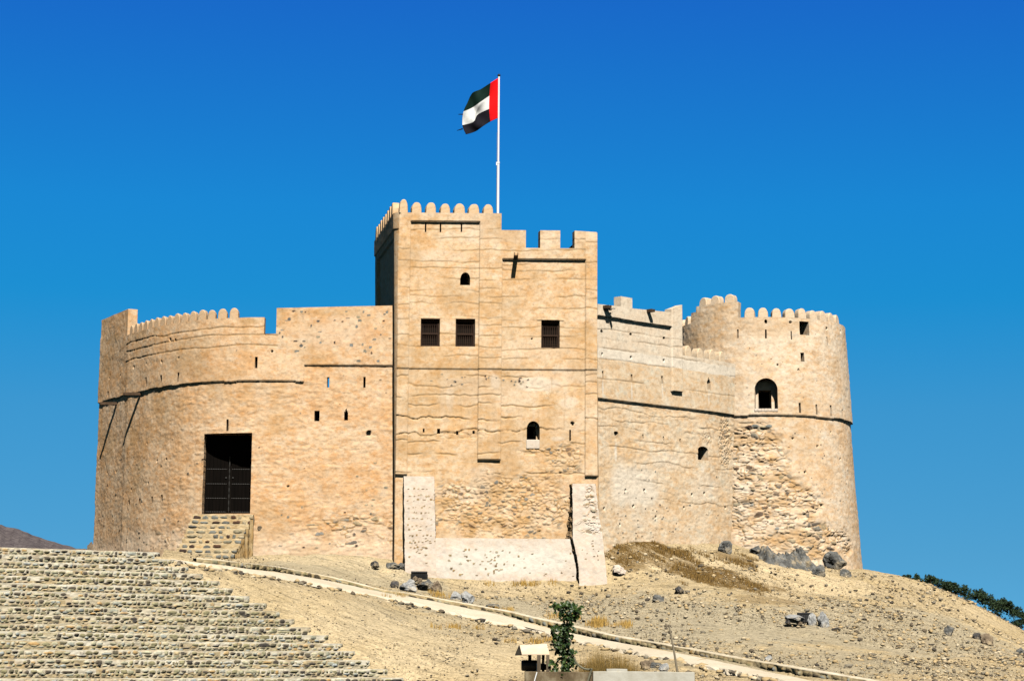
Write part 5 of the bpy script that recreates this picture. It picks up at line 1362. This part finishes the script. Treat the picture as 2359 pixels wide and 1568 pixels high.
BL = [
 (862, 1304, 22, 13, M_ROCKD, 'small dark rock lying alone on gravel in front of the curtain wall', None),
 (902, 1307, 33, 13, M_ROCK, 'flat grey rock at the lower left corner of the square keep', None),
 (922, 1309, 18, 14, M_ROCK, 'small grey stone tucked between flat rock and left white buttress', None),
 (911, 1353, 21, 16, M_ROCKD, 'dark brown rock at the left end of the pile below the left floodlight', G2),
 (940, 1362, 42, 29, M_ROCKL, 'biggest pale grey boulder of the pile below the left floodlight', G2),
 (981, 1357, 41, 25, M_ROCK, 'mid grey sloping boulder right of centre below the left floodlight', G2),
 (1007, 1362, 31, 26, M_ROCKB, 'rounded brown grey boulder at the right end of the floodlight pile', G2),
 (957, 1338, 13, 13, M_ROCKB, 'small tan stone resting against the face of the left floodlight', G2),
 (967, 1342, 11, 12, M_ROCKB, 'smallest pale brown stone wedged between the two grey boulders', G2),
 (1050, 1381, 26, 20, M_ROCKL, 'low pale stone just left of the pale upright rock above the kerb', None),
 (1078, 1391, 32, 31, M_ROCKL, 'pale upright rock beside the path kerb below the white plinth', None),
 (1135, 1401, 34, 11, M_ROCK, 'flat grey rock on the uphill edge of the kerb wall', None),
 (1565, 1366, 22, 17, M_ROCKD, 'lone dark grey rock on the slope right of the keep', None),
 (1512, 1386, 28, 18, M_ROCK, 'cracked grey stone low on the gravel slope below the lone dark rock', None),
 (1669, 1271, 34, 28, M_ROCK, 'grey rock against the foot of the side wall near the round tower', G1),
 (1743, 1274, 30, 19, M_ROCK, 'small grey rock just left of the jagged outcrop', G1),
 (1886, 1325, 32, 26, M_ROCK, 'loose grey rock below the lower edge of the jagged outcrop', G1),
 (1921, 1310, 54, 42, M_ROCK, 'big rounded grey boulder just right of the jagged outcrop', G1),
 (1944, 1328, 28, 19, M_ROCK, 'low grey stone in front of the big rounded boulder', G1),
 (1871, 1439, 21, 28, M_ROCKL, 'narrow pale rock leaning beside the right floodlight', G3),
 (1895, 1444, 28, 37, M_ROCKL, 'upright pointed pale rock right of the right floodlight', G3),
 (1842, 1439, 12, 10, M_ROCKB, 'little brown stone propping up the flat slab on the slope', G3),
 (1814, 1438, 13, 13, M_ROCKD, 'dark little stone under the left end of the flat slab', G3),
 (1924, 1452, 22, 8, M_ROCKD, 'thin dark stone lying right of the upright pointed rock', G3),
 (2185, 1461, 24, 22, M_ROCK, 'grey stone left of the brown boulder on the right slope', None),
 (2249, 1471, 20, 15, M_ROCKD, 'dark stone touching the upper left of the brown boulder', None),
 (2273, 1485, 30, 27, M_ROCKB, 'brown boulder low on the far right slope', None),
 (2352, 1507, 24, 17, M_ROCK, 'grey rock cut by the right edge of the picture', None),
 (1770, 1520, 20, 12, M_ROCKL, 'pale grey stone sitting just above the lower path kerb', None),
 (1424, 1322, 34, 22, M_BUT, 'low stub of crumbled pinkish masonry beside the right white buttress', None),
 (612, 1275, 14, 11, M_ROCKL, 'small pale stone at the wall foot right of the staircase', None),
 (598, 1219, 12, 9, M_ROCKB, 'brown stone sticking out beside the top of the staircase', None),
]
for i, (u, v, w_, h_, m, lb, gp) in enumerate(BL):
    if 'sticking out' in lb: boulder(u, v, w_, h_, m, lb, 900 + i, P=LW.pt(np.array([LW.s_of(u, v)]), np.array([LW.z_of(u, v)]))[0])
    elif 'against the face' in lb or 'wedged' in lb: boulder(u, v, w_, h_, m, lb, 900 + i, group=gp, P=at(u, v, gpt(960, 1350)[1] + .25))
    else: boulder(u, v, w_, h_, m, lb, 900 + i, group=gp)
# flat slab
Ps = gpt(1834, 1438); boulder(1834, 1438, 48, 17, M_ROCKL, 'flat pale slab propped on small stones left of the right floodlight', 990, P=at(1834, 1431, Ps[1]), group=G3, cuts=3)
# craggy outcrop breaking out of the slope under the tower
pA, pB = gpt(1752, 1284), gpt(1898, 1316)
ax_ = (pB - pA)[:2]; Lo = np.linalg.norm(ax_); ax_ /= Lo; ay_ = np.array([ax_[1], -ax_[0]]); ay_ = ay_ if ay_[1] < 0 else -ay_
ga, gb = np.meshgrid(np.linspace(-.3, Lo + .3, 120), np.linspace(-1.3, 1.3, 70), indexing='ij')
env = (1 - np.clip(np.abs(gb - .15 * np.sin(ga * 2)) / 1.25, 0, 1) ** 2.2) * sst(-.3, .5, ga) * sst(Lo + .3, Lo - .9, ga)
f1, f2, rid = cells(ga * 1.5 + .4 * fbm(ga, gb, 3, 71), gb * 1.5 + .4 * fbm(ga, gb, 3, 72), 73)
g1, g2, rid2 = cells(ga * 4.2, gb * 4.2, 75)
ho = env * (.22 + .80 * rid * np.clip(1.15 - 1.2 * f1, 0, 1) + .45 * (rid2 - .3) * np.clip(1.1 - 1.2 * g1, 0, 1) + .2 * np.abs(fbm(ga * 3, gb * 3, 4, 77))) - .12
xo = pA[0] + ga * ax_[0] + gb * ay_[0]; yo = pA[1] + ga * ax_[1] + gb * ay_[1]
Vo = np.stack([xo - .22 * ho, yo - .35 * ho, gz(xo, yo) + ho * .85], -1).reshape(-1, 3)
vid = np.arange(ga.size).reshape(ga.shape)
Fo = np.stack([vid[:-1, :-1].ravel(), vid[1:, :-1].ravel(), vid[1:, 1:].ravel(), vid[:-1, 1:].ravel()], 1)
tag(mesh_obj('rock_outcrop', Vo, Fo, M_ROCK, loc=gpt(1820, 1300)), 'long jagged dark grey outcrop breaking out of the slope under the round tower', 'rock', G1)
# rocks poking out behind the terraces at the fort's left corner
for i, (u, v, w_, h_, m, lb) in enumerate(((190, 1279, 30, 24, M_ROCKB, 'tan rubble lump at the far left foot of the bastion'), (207, 1277, 22, 38, M_ROCKB, 'taller tan rubble lump touching the far left bastion corner'))):
    boulder(u, v, w_, h_, m, lb, 960 + i, P=at(u, v + 8, 106.5))

# ------------------------------------------------------------------ floodlights
def floodlight(u0, v0, u1, v1, Y, label, tilt):
    a, b = at(u0, v0, Y), at(u1, v1, Y); W_ = b[0] - a[0]; Hh = a[2] - b[2]
    base = np.array([(a[0] + b[0]) / 2, Y, b[2] - .12]); root = empty('floodlight', base, label, 'floodlight', 'black floodlights on the slope')
    c_, s_ = math.cos(tilt), math.sin(tilt); A = (np.array([1.0, 0, 0]), np.array([0, c_, s_]), np.array([0, -s_, c_]))
    ctr = base + np.array([0, 0, .12 + Hh / 2])
    mb = MB(); mb.box(ctr, (W_, .16, Hh), A); mb.box(ctr - A[1] * .09 + A[2] * (Hh / 2 - .03), (W_ * .98, .05, .04), A)
    for q in range(7): mb.box(ctr - A[1] * .10 + A[0] * ((q - 3) * W_ / 8), (.02, .06, Hh * .75), A)
    mb.build('housing', M_BLACK, root, bevel=.015)
    mb = MB(); mb.box(ctr + A[1] * .09, (W_ * .9, .02, Hh * .85), A); mb.build('lens', M_DARK, root)
    mb = MB()
    for sg in (-1, 1): mb.box(ctr + np.array([sg * (W_ / 2 + .015), 0, -Hh * .25]), (.02, .05, Hh * .8))
    mb.box(base + np.array([0, 0, .02]), (W_ + .05, .06, .03)); mb.build('bracket', M_BLACK, root)
floodlight(947, 1315, 984, 1334, gpt(960, 1350)[1] + .7, 'black floodlight behind the rock pile in front of the left white buttress', .15)
floodlight(1836, 1410, 1872, 1433, gpt(1850, 1438)[1] + .5, 'black floodlight among pale rocks halfway down the right slope', -.1)

# ------------------------------------------------------------------ loose rubble (uncountable) over the slope
rg_ = np.random.default_rng(12)
ico = bmesh.new(); bmesh.ops.create_icosphere(ico, subdivisions=1, radius=1.0)
IV = np.array([v.co for v in ico.verts]); IF = np.array([[v.index for v in f.verts] for f in ico.faces]); ico.free()
def scatter(n, us, vs, smin, smax, seed, dens_f=None, pw=3.0, sel=None):
    r = np.random.default_rng(seed); u = r.uniform(*us, n); v = r.uniform(*vs, n)
    return u, v
# sample in plan, density modulated by noise
N0 = 110000
X = rg_.uniform(-20, 30, N0); Y = rg_.uniform(64, 111, N0)
dn = .5 + .9 * fbm(X * .35, Y * .25, 4, 650)
uu = CU + FU * X / Y
d_t = (X * tnor[0] + Y * tnor[1]); bu = np.interp((d_t - TP0) / TR, [0, NTER - 1], [930, 370])
okm = (rg_.random(N0) < dn) & (uu < 2420) & (uu > bu + 18)
okm &= ~((X < fr[0]) & (Y > 99)) & (Y < np.interp(X, [-20, fl[0] - .3, fl[0], fr[0] + .3, fr[0] + .31, rpl[-2][0], cpt[0], 20, 30], [100.5, 100.5, 98.9, 98.9, 101.6, 106.0, 106.5, 109, 109]))
X, Y = X[okm], Y[okm]
# keep the path clear
cen = (UE + LE) / 2; hw_ = np.linalg.norm((UE - LE)[:, :2], axis=1) / 2
dmin = np.full(len(X), 99.0)
for i in range(nP):
    dmin = np.minimum(dmin, np.hypot(X - cen[i, 0], Y - cen[i, 1]) - hw_[i] * .8)
okm = dmin > .25; X, Y = X[okm], Y[okm]; n = len(X)
Zp = gz(X, Y)
size = .010 + .085 * rg_.random(n) ** 12 + .020 * rg_.random(n) ** 2
lf_ = sst(1250, 900, CU + FU * X / Y); size = size * (1 - .45 * lf_); size = np.where(lf_ > .5, np.minimum(size, .035), size)
V = IV[None] * (1 + .75 * (rg_.random((n, len(IV), 1)) - .5)) * (size[:, None, None] * np.stack([rg_.uniform(.8, 1.4, n), rg_.uniform(.8, 1.3, n), rg_.uniform(.5, .9, n)], 1)[:, None, :])
V = V + np.stack([X, Y, Zp + .03 + size * .15], 1)[:, None, :]
F = (IF[None] + (np.arange(n) * len(IV))[:, None, None]).reshape(-1, 3)
Kp = np.zeros((n, len(IV), 4)); Kp[..., 1] = rg_.random(n)[:, None]
rub = mesh_obj('gravel', V.reshape(-1, 3), F, M_RUB, msk=Kp.reshape(-1, 4)); stuff(rub, 'loose gravel and small stones scattered over the slope', 'gravel')
# stones edging the downhill side of the path
V = []; F = []; Kp = []
r = random.Random(33)
n = 0; Vs = []; Fs = []; Ks = []
for i in range(0, nP - 1):
    for q in range(3):
        t = r.random(); c0 = LE[i] * (1 - t) + LE[i + 1] * t; s_ = r.uniform(.04, .12) * (1 if r.random() < .85 else 1.5)
        if r.random() < .45: continue
        c0 = c0 + np.array([r.gauss(.05, .12), -abs(r.gauss(.15, .25)), 0]); c0[2] = gz(c0[0], c0[1]) + s_ * .3
        Vs.append(c0 + IV * (1 + .8 * (rg_.random((len(IV), 1)) - .5)) * np.array([s_ * r.uniform(.9, 1.6), s_, s_ * .7])); Fs.append(IF + n * len(IV)); Ks.append(np.tile([0, r.random(), 0, 0], (len(IV), 1))); n += 1
es = mesh_obj('edging_stones', np.concatenate(Vs), np.concatenate(Fs), M_RUB, msk=np.concatenate(Ks)); stuff(es, 'rough stones and debris along the downhill edge of the path', 'stones')

# dry grass (uncountable)
def blades(name, spots, mat, label, h=(.12, .35), kind='stuff', cat='dry grass', lean=.35, wd=.012, loc=None):
    V = []; F = []; K = []; r = random.Random(len(spots) + len(name))
    for (c0, rad, cnt, hs_) in spots:
        for _ in range(cnt):
            a = r.uniform(0, 6.283); q = rad * math.sqrt(r.random()); x, y = c0[0] + q * math.cos(a), c0[1] + q * math.sin(a)
            z = (float(gz(x, y)) if loc is None else c0[2]) - .02; hh = r.uniform(*h) * hs_; b = r.uniform(0, 6.283); l = r.uniform(0, lean) * hh
            dx, dy = l * math.cos(b), l * math.sin(b); wx, wy = wd * math.cos(b + 1.57), wd * math.sin(b + 1.57); k = len(V); g_ = r.random()
            V += [(x - wx, y - wy, z), (x + wx, y + wy, z), (x + dx * .4 + wx * .6, y + dy * .4 + wy * .6, z + hh * .6), (x + dx * .4 - wx * .6, y + dy * .4 - wy * .6, z + hh * .6), (x + dx, y + dy, z + hh)]
            F += [(k, k + 1, k + 2, k + 3), (k + 3, k + 2, k + 4)]; K += [[0, g_, 0, 1]] * 5
    o = mesh_obj(name, np.array(V), F, mat, msk=np.array(K), loc=loc)
    if kind: stuff(o, label, cat)
    else: tag(o, label, cat)
    return o
sp_l = []
r = random.Random(55)
for (u, v, a, b) in ((1415, 1243, 40, 10), (1490, 1255, 60, 10), (1550, 1268, 45, 12), (1450, 1278, 60, 10), (1640, 1318, 60, 16), (1720, 1345, 50, 16), (1690, 1285, 45, 8), (1560, 1300, 60, 8), (1600, 1330, 40, 8)):
    for _ in range(9):
        u0, v0 = u + r.gauss(0, a / 2), v + r.gauss(0, b / 2)
        for q in range(r.randint(3, 9)): sp_l.append((gpt(u0 + q * 6 + r.gauss(0, 2), v0 + q * 2.6 + r.gauss(0, 1)), .16, int(26 * r.uniform(.4, 1.2)), r.uniform(.5, 1.0)))
blades('dry_grass', sp_l, M_DRY, 'brown dry grass growing on the bank between keep and round tower', h=(.08, .28))
sp_l = []
for (u, v, a, b, n_) in ((1370, 1437, 34, 10, 14), (1310, 1422, 26, 6, 8), (1000, 1373, 45, 6, 8), (1215, 1345, 70, 3, 8), (920, 1378, 20, 5, 4), (1440, 1440, 20, 5, 4), (1150, 1405, 40, 6, 4), (1210, 1477, 60, 5, 6), (1050, 1447, 40, 4, 5)):
    for _ in range(n_): sp_l.append((gpt(u + r.gauss(0, a / 2), v + r.gauss(0, b / 2)), .25, 40, 1.0))
blades('straw_tufts', sp_l, M_STRAW, 'orange straw tufts of dry grass dotted along the path', h=(.08, .28))

# ------------------------------------------------------------------ acacia bushes behind the crest
def leaf_cloud(spots, leaf, seed, npl, shape=1.6):
    r = random.Random(seed); V = []; F = []; K = []
    for (c0, rad) in spots:
        for _ in range(npl):
            d = np.array([r.gauss(0, 1), r.gauss(0, 1), r.gauss(0, .6)]); d *= rad * (r.random() ** .4) / (np.linalg.norm(d) + 1e-6)
            p = np.asarray(c0) + d; a = np.array([r.gauss(0, 1), r.gauss(0, 1), r.gauss(0, .7)]); a /= np.linalg.norm(a); b = np.cross(a, [r.gauss(0, 1), r.gauss(0, 1), r.gauss(0, 1)]); b /= np.linalg.norm(b) + 1e-9
            l = leaf * r.uniform(.6, 1.3); k = len(V); g_ = r.random()
            V += [p - a * l * shape / 2, p + b * l * .4, p + a * l * shape / 2, p - b * l * .4]; F.append((k, k + 1, k + 2, k + 3)); K += [[0, g_, 0, 1]] * 4
    return np.array(V), F, np.array(K)
def bush(line, label, seed, n, rad, Y, low=20):
    r = random.Random(seed); spots = []; base = at(line[len(line) // 2][0], line[len(line) // 2][1] + 30, Y); base[2] = -.5
    root = empty('acacia_bush', base, label, 'bush', 'acacia bushes behind the hill crest')
    mb = MB()
    xs = np.array(line, float)
    for i in range(n):
        t = r.random(); u = np.interp(t, np.linspace(0, 1, len(xs)), xs[:, 0]); v = np.interp(t, np.linspace(0, 1, len(xs)), xs[:, 1])
        env = r.uniform(0, 1) ** 1.3
        c0 = at(u + r.gauss(0, 4), v + 3 + env * 18, Y + r.uniform(-1, 1)); spots.append((c0, rad * r.uniform(.5, 1.1))); spots.append((at(u + r.gauss(0, 6), v + 9 + env * low, Y + r.uniform(-1, 1)), rad))
    st_ = sorted([q[0] for q in spots[::4]], key=lambda q: q[0]); mb.tube([q + np.array([0, 0, -.1]) for q in st_], .018, 5)
    V, F, K = leaf_cloud(spots, .075, seed, 55); mesh_obj('foliage', V, F, M_BUSH, root, msk=K); mb.build('branches', M_BARK, root)
bush([(2086, 1322), (2110, 1320), (2140, 1323), (2165, 1334)], 'small wispy green acacia showing over the crest nearest the round tower', 31, 26, .16, 112)
bush([(2170, 1338), (2195, 1340), (2225, 1350), (2255, 1357), (2285, 1374)], 'widest dense green acacia in the middle of the crest bushes', 32, 46, .19, 111.5)
bush([(2288, 1380), (2310, 1378), (2335, 1392), (2356, 1408), (2390, 1420)], 'green acacia at the right edge of the picture below the crest', 33, 60, .19, 110.5, 48)

# ------------------------------------------------------------------ foreground: tank, wall, pump shelter, climbing plant, stake
YF = 45.0
def boxuv(u0, v0, u1, v1, Y, depth, zb=-.1):
    a, b = at(u0, v0, Y), at(u1, v1, Y); return (a[0], b[0], Y, Y + depth, zb, a[2])
def slab(name, x0, x1, y0, y1, z0, z1, mat, label=None, cat=None, parent=None, bev=.012):
    c0 = np.array([(x0 + x1) / 2, (y0 + y1) / 2, z0]); mb = MB(); nx = 14
    V = []; F = []
    xs = np.linspace(x0, x1, nx)
    for x_ in xs:
        e = .012 * mnoise.noise(Vector((x_ * 3, y0, z1)))
        V += [(x_, y0, z0), (x_, y0, z1 + e), (x_, y1, z1 + e), (x_, y1, z0)]
    for i in range(nx - 1):
        for j in range(3): F.append((i * 4 + j, (i + 1) * 4 + j, (i + 1) * 4 + j + 1, i * 4 + j + 1))
    F.append((0, 1, 2, 3)); k = (nx - 1) * 4; F.append((k + 3, k + 2, k + 1, k))
    o = mesh_obj(name, np.array(V), F, mat, parent, loc=c0)
    b_ = o.modifiers.new('bevel', 'BEVEL'); b_.width = bev; b_.segments = 2; b_.limit_method = 'ANGLE'
    if label: tag(o, label, cat)
    return o
wx = boxuv(1366, 1545, 1600, 1545, YF, .35)
slab('concrete_wall', *wx, M_CONC, 'pale grey concrete wall at the bottom edge right of the climbing plant', 'wall')
tx_ = boxuv(1209, 1546, 1365, 1546, YF + .03, 1.1)
slab('concrete_tank', *tx_, M_CONCD, 'brown stained concrete water tank carrying the pump and the climbing plant', 'water tank')
sx_ = boxuv(1397, 1539.5, 1445, 1545, YF + .06, .2); slab('concrete_block', sx_[0], sx_[1], sx_[2], sx_[3], wx[5] + .004, wx[5] + .05, M_CONC, 'thin pale block lying on top of the concrete wall', 'block', bev=.006)
# pump shelter
def F_(x, y, Y=YF + .3): return at(*ZH(x, y), Y)
ztank = tx_[5]
pbase = F_(390, 900); pbase[2] = ztank
SH = empty('pump_shelter', pbase, 'tiny timber shelter with pale gabled tin roof over the pump', 'shelter')
er, el_ = F_(525, 718), F_(200, 718); rr_, rl = F_(495, 600, YF + .62), F_(180, 615, YF + .62)
dY = .62
A0 = F_(208, 716); A1 = F_(528, 716); R0 = F_(182, 612, YF + .64); R1 = F_(497, 598, YF + .64); B0 = F_(131, 728, YF + 1.3) ; B1 = F_(470, 716, YF + 1.3)
B0[2] = A0[2] - .02; B1[2] = A1[2]
mb = MB(); th_ = np.array([0, 0, .018])
mb.add([A0, A1, R1, R0, A0 + th_, A1 + th_, R1 + th_, R0 + th_], [(0, 1, 2, 3), (4, 7, 6, 5), (0, 4, 5, 1), (1, 5, 6, 2), (2, 6, 7, 3), (3, 7, 4, 0)])
mb.add([B0, B1, R1, R0, B0 + th_, B1 + th_, R1 + th_, R0 + th_], [(3, 2, 1, 0), (5, 6, 7, 4), (1, 5, 4, 0), (2, 6, 5, 1), (3, 7, 6, 2), (0, 4, 7, 3)])
mb.build('tin_roof', M_SHEET, SH)
mb = MB(); mb.add([A0 + np.array([-.012, .0, .0]), R0 + np.array([-.012, 0, .018]), B0 + np.array([-.012, 0, 0])], [(0, 1, 2)]); mb.build('gable_shade', M_BLACK, SH)  # black triangle painted in for the shaded roof underside
for (x, yy, w_) in ((405, YF + .34, .075), (508, YF + .34, .065), (300, YF + 1.0, .07), (455, YF + 1.0, .06)):
    q = at(*ZH(x, 800), yy); zt2 = A0[2] + .01
    mb = MB(); mb.box((q[0], yy, (ztank + zt2) / 2 - .005), (w_, w_, zt2 - ztank - .01)); mb.build('post', M_TIM, SH, bevel=.005)
# pump
pm = F_(312, 840, YF + .7); PUMP = empty('water_pump', (pm[0], pm[1], ztank), 'black electric water pump under the tin roof on the tank', 'pump')
mb = MB(); mb.tube([pm + np.array([-.17, 0, 0]), pm + np.array([.14, 0, 0])], [.115, .115], 14); mb.tube([pm + np.array([-.20, 0, 0]), pm + np.array([-.17, 0, 0])], [.09, .118], 14)
for q in range(7): mb.tube([pm + np.array([-.13 + q * .038, 0, 0]), pm + np.array([-.12 + q * .038, 0, 0])], .126, 14)
mb.build('motor', M_BLACK, PUMP)
mb = MB(); mb.tube([pm + np.array([.14, 0, -.02]), pm + np.array([.24, 0, -.02]), pm + np.array([.42, 0, -.05])], [.05, .075, .04], 12); mb.build('pump_head', M_BLACK, PUMP)
mb = MB(); mb.box((pm[0], pm[1], (ztank + pm[2] - .1) / 2), (.22, .16, max(.03, pm[2] - .1 - ztank))); mb.build('pump_foot', M_BLACK, PUMP)
q = F_(393, 870, YF + .5); mb = MB(); mb.box((q[0], q[1], ztank + .09), (.06, .06, .18)); o = mb.build('white_bottle', M_WHITE, None, loc=(q[0], q[1], ztank), bevel=.02); tag(o, 'small white plastic container standing beside the pump post', 'container')
a, b = F_(383, 915, YF - .02), F_(355, 1015, YF - .02); mb = MB(); mb.tube([a, b, b + np.array([-.02, 0, -.3])], .012, 6); o = mb.build('pipe', M_WHITE, None, loc=a); tag(o, 'thin white pipe slanting down the front of the tank', 'pipe')
mb = MB(); pp = F_(520, 665, YF + .8); mb.tube([pp, F_(640, 655, YF + .8)], .014, 6); o = mb.build('pipe', M_WHITE, None, loc=pp); tag(o, 'short white pipe running level from the shelter roof to the plant', 'pipe')
# hose
mb = MB(); hp_ = [F_(810, 740), F_(835, 800), F_(880, 850), F_(940, 880), F_(1000, 885), F_(1015, 885, YF - .02), F_(1000, 930, YF - .04), F_(970, 1022, YF - .04), F_(955, 1090, YF - .04)]
hp_ = list(smooth_plan(np.array(hp_), set(), 5)); mb.tube(hp_, .022, 7); o = mb.build('hose', M_HOSE, None, loc=F_(1000, 885)); tag(o, 'grey green hose looping from the plant over the concrete wall', 'hose')
# stake
a, b = at(*ZH(1908, 370), YF + .42), at(*ZH(2005, 910), YF + .42); mb = MB(); b2 = b + (b - a) * 1.4; b2[2] = max(b2[2], -.1)
mb.tube([a, a * .5 + b * .5 + np.array([.006, 0, 0]), b, b2], [.016, .02, .024, .028], 8); o = mb.build('stake', M_POLE, None, loc=b2); tag(o, 'thin weathered wooden stake leaning up behind the concrete wall', 'stake')
# climbing plant
pb_ = F_(690, 900, YF + .45); pb_[2] = ztank - .1
PLT = empty('climbing_plant', pb_, 'tall narrow leafy green plant climbing up from the concrete tank', 'plant')
mb = MB()
stem = [F_(700, 1015, YF + .45), F_(705, 850, YF + .45), F_(690, 700, YF + .45), F_(690, 560, YF + .45), F_(705, 430, YF + .45), F_(740, 300, YF + .45), F_(760, 190, YF + .45), F_(735, 100, YF + .45)]
stem[0][2] = ztank - .3
mb.tube(smooth_plan(np.array(stem), set(), 4), [.028 - .0007 * i for i in range(len(stem) * 4 - 3)], 7); 
r = random.Random(91)
lv = []
dens_ = [(590, 140, 40, 40, 20), (650, 150, 60, 45, 34), (740, 140, 50, 50, 34), (800, 170, 50, 40, 26), (870, 190, 40, 30, 22), (690, 220, 70, 50, 50), (800, 240, 60, 50, 40), (860, 230, 30, 30, 16), (760, 300, 45, 50, 40), (690, 300, 40, 40, 14), (610, 390, 50, 40, 26), (690, 400, 60, 50, 45), (760, 400, 45, 50, 36), (590, 440, 25, 40, 10), (650, 490, 60, 50, 46), (740, 490, 55, 50, 46), (640, 570, 70, 50, 55), (720, 580, 60, 50, 46), (590, 590, 30, 30, 14), (660, 660, 60, 50, 46), (740, 670, 65, 50, 46), (790, 690, 30, 40, 14), (690, 760, 55, 50, 44), (760, 770, 60, 50, 40), (810, 820, 35, 40, 14), (720, 850, 55, 50, 46), (720, 930, 50, 50, 46), (560, 790, 35, 45, 16), (600, 850, 45, 40, 18), (580, 920, 45, 40, 24), (620, 980, 50, 50, 40), (560, 1000, 40, 30, 20), (720, 1000, 45, 40, 44)]
V = []; F = []; K = []
for (x, y, sx1, sy1, cnt) in dens_:
    c0 = F_(x, y, YF + .45)
    mb.tube([np.array([np.interp(c0[2] - .05, [q[2] for q in stem], [q[0] for q in stem]), YF + .45, c0[2] - .06]), c0], [.006, .003], 4)
    for _ in range(int(cnt * .95)):
        p = F_(x + r.gauss(0, sx1 * .55), y + r.gauss(0, sy1 * .55), YF + .45 + r.gauss(0, .13))
        l = r.uniform(.05, .095); dr = np.array([r.gauss(0, .7), r.gauss(-.25, .6), -r.uniform(.2, 1.2)]); dr /= np.linalg.norm(dr)
        sd_ = np.cross(dr, [r.gauss(0, .4), -1, r.gauss(.5, .5)]); sd_ /= np.linalg.norm(sd_); up_ = np.cross(sd_, dr); k = len(V); g_ = r.random() ** 1.5
        for (t, wv, c_) in ((0, 0, 0), (.22, .42, .03), (.55, .40, 0), (1.0, 0, -.1)):
            if wv == 0: V.append(p + dr * l * t + up_ * l * c_)
            else: V += [p + dr * l * t - sd_ * l * wv + up_ * l * .10, p + dr * l * t + up_ * l * -.02, p + dr * l * t + sd_ * l * wv + up_ * l * .10]
        F += [(k, k + 2, k + 1), (k, k + 3, k + 2), (k + 1, k + 2, k + 5, k + 4), (k + 2, k + 3, k + 6, k + 5), (k + 4, k + 5, k + 7), (k + 5, k + 6, k + 7)]; K += [[0, g_, 0, 1]] * 8
mesh_obj('leaves', np.array(V), F, M_LEAF, PLT, msk=np.array(K)); mb.build('stem', M_BARK, PLT)
# dry bush behind the wall
sp_l = []
for _ in range(130):
    x = r.uniform(890, 1570); e = 1 - ((x - 1150) / 430) ** 2
    q = F_(x, 890, YF + 1.2 + r.uniform(-.2, .3)); q[2] = .56; sp_l.append((q, .12, 70, (.78 + .26 * max(0, e)) * (.78 + .32 * r.random())))
db = blades('dry_bush', sp_l, leafmat('dry_bush_stalk', (.13, .10, .03), (.46, .28, .08), rough=.9), 'clump of brown and orange dry grass behind the concrete wall', h=(.9, 1.4), kind=None, cat='dry bush', lean=.25, wd=.006, loc=sp_l[0][0])
for i, (x, y, w_, h_, m, lb) in enumerate(((1625, 870, 26, 20, M_ROCKB, 'dark round stone at the right end of the dry bush'), (1690, 840, 18, 16, M_ROCKB, 'brown round stone just behind the dark one near the dry bush'), (1770, 850, 28, 11, M_ROCK, 'flat olive stone between the round stones and the white one'), (1845, 895, 24, 18, M_ROCKL, 'white chunky stone right of the dry bush'))):
    u, v = ZH(x, y + 8); boulder(u, v, w_, h_, m, lb, 970 + i)

# ------------------------------------------------------------------ flying pigeon by the side wall
bc = at(*ZD(215, 243), 101.15)
mb = MB()
prof_ = [(-.17, .012), (-.12, .035), (-.04, .055), (.04, .052), (.10, .034), (.13, .030), (.16, .028), (.185, .006)]
dirb = np.array([.45, .85, .1]); dirb /= np.linalg.norm(dirb); sdb = np.cross(dirb, [0, 0, 1]); sdb /= np.linalg.norm(sdb); upb = np.cross(sdb, dirb)
mb.tube([bc + dirb * a for a, _ in prof_], [b for _, b in prof_], 10)
bird = empty('pigeon', bc, 'grey pigeon flying in front of the pale side wall', 'bird')
mb.build('body', M_BIRD, bird, smooth=True)
for sg in (-1, 1):
    mb = MB(); s_ = sdb * sg
    top = [bc + dirb * .05 + upb * .02, bc + dirb * .09 + s_ * .14 + upb * .06, bc - dirb * .02 + s_ * .30 + upb * .03, bc - dirb * .20 + s_ * .34, bc - dirb * .14 + s_ * .22 + upb * .02, bc - dirb * .09 + s_ * .09 + upb * .02, bc - dirb * .08 + upb * .02]
    V = top + [q - upb * .012 for q in top]; n7 = 7
    F = [tuple(range(7)), tuple(range(13, 6, -1))] + [(i, (i + 1) % 7, 7 + (i + 1) % 7, 7 + i) for i in range(7)]
    mb.add(V, F); mb.build('wing', M_BIRD, bird)
mb = MB(); V = [bc - dirb * .14 + sdb * .02, bc - dirb * .14 - sdb * .02, bc - dirb * .29 - sdb * .07, bc - dirb * .29 + sdb * .07]; V = V + [q - upb * .01 for q in V]
mb.add(V, [(0, 1, 2, 3), (7, 6, 5, 4), (0, 4, 5, 1), (1, 5, 6, 2), (2, 6, 7, 3), (3, 7, 4, 0)]); mb.build('tail', M_BIRD, bird)

for o in bpy.data.objects:
    if '_org' in o: del o['_org']
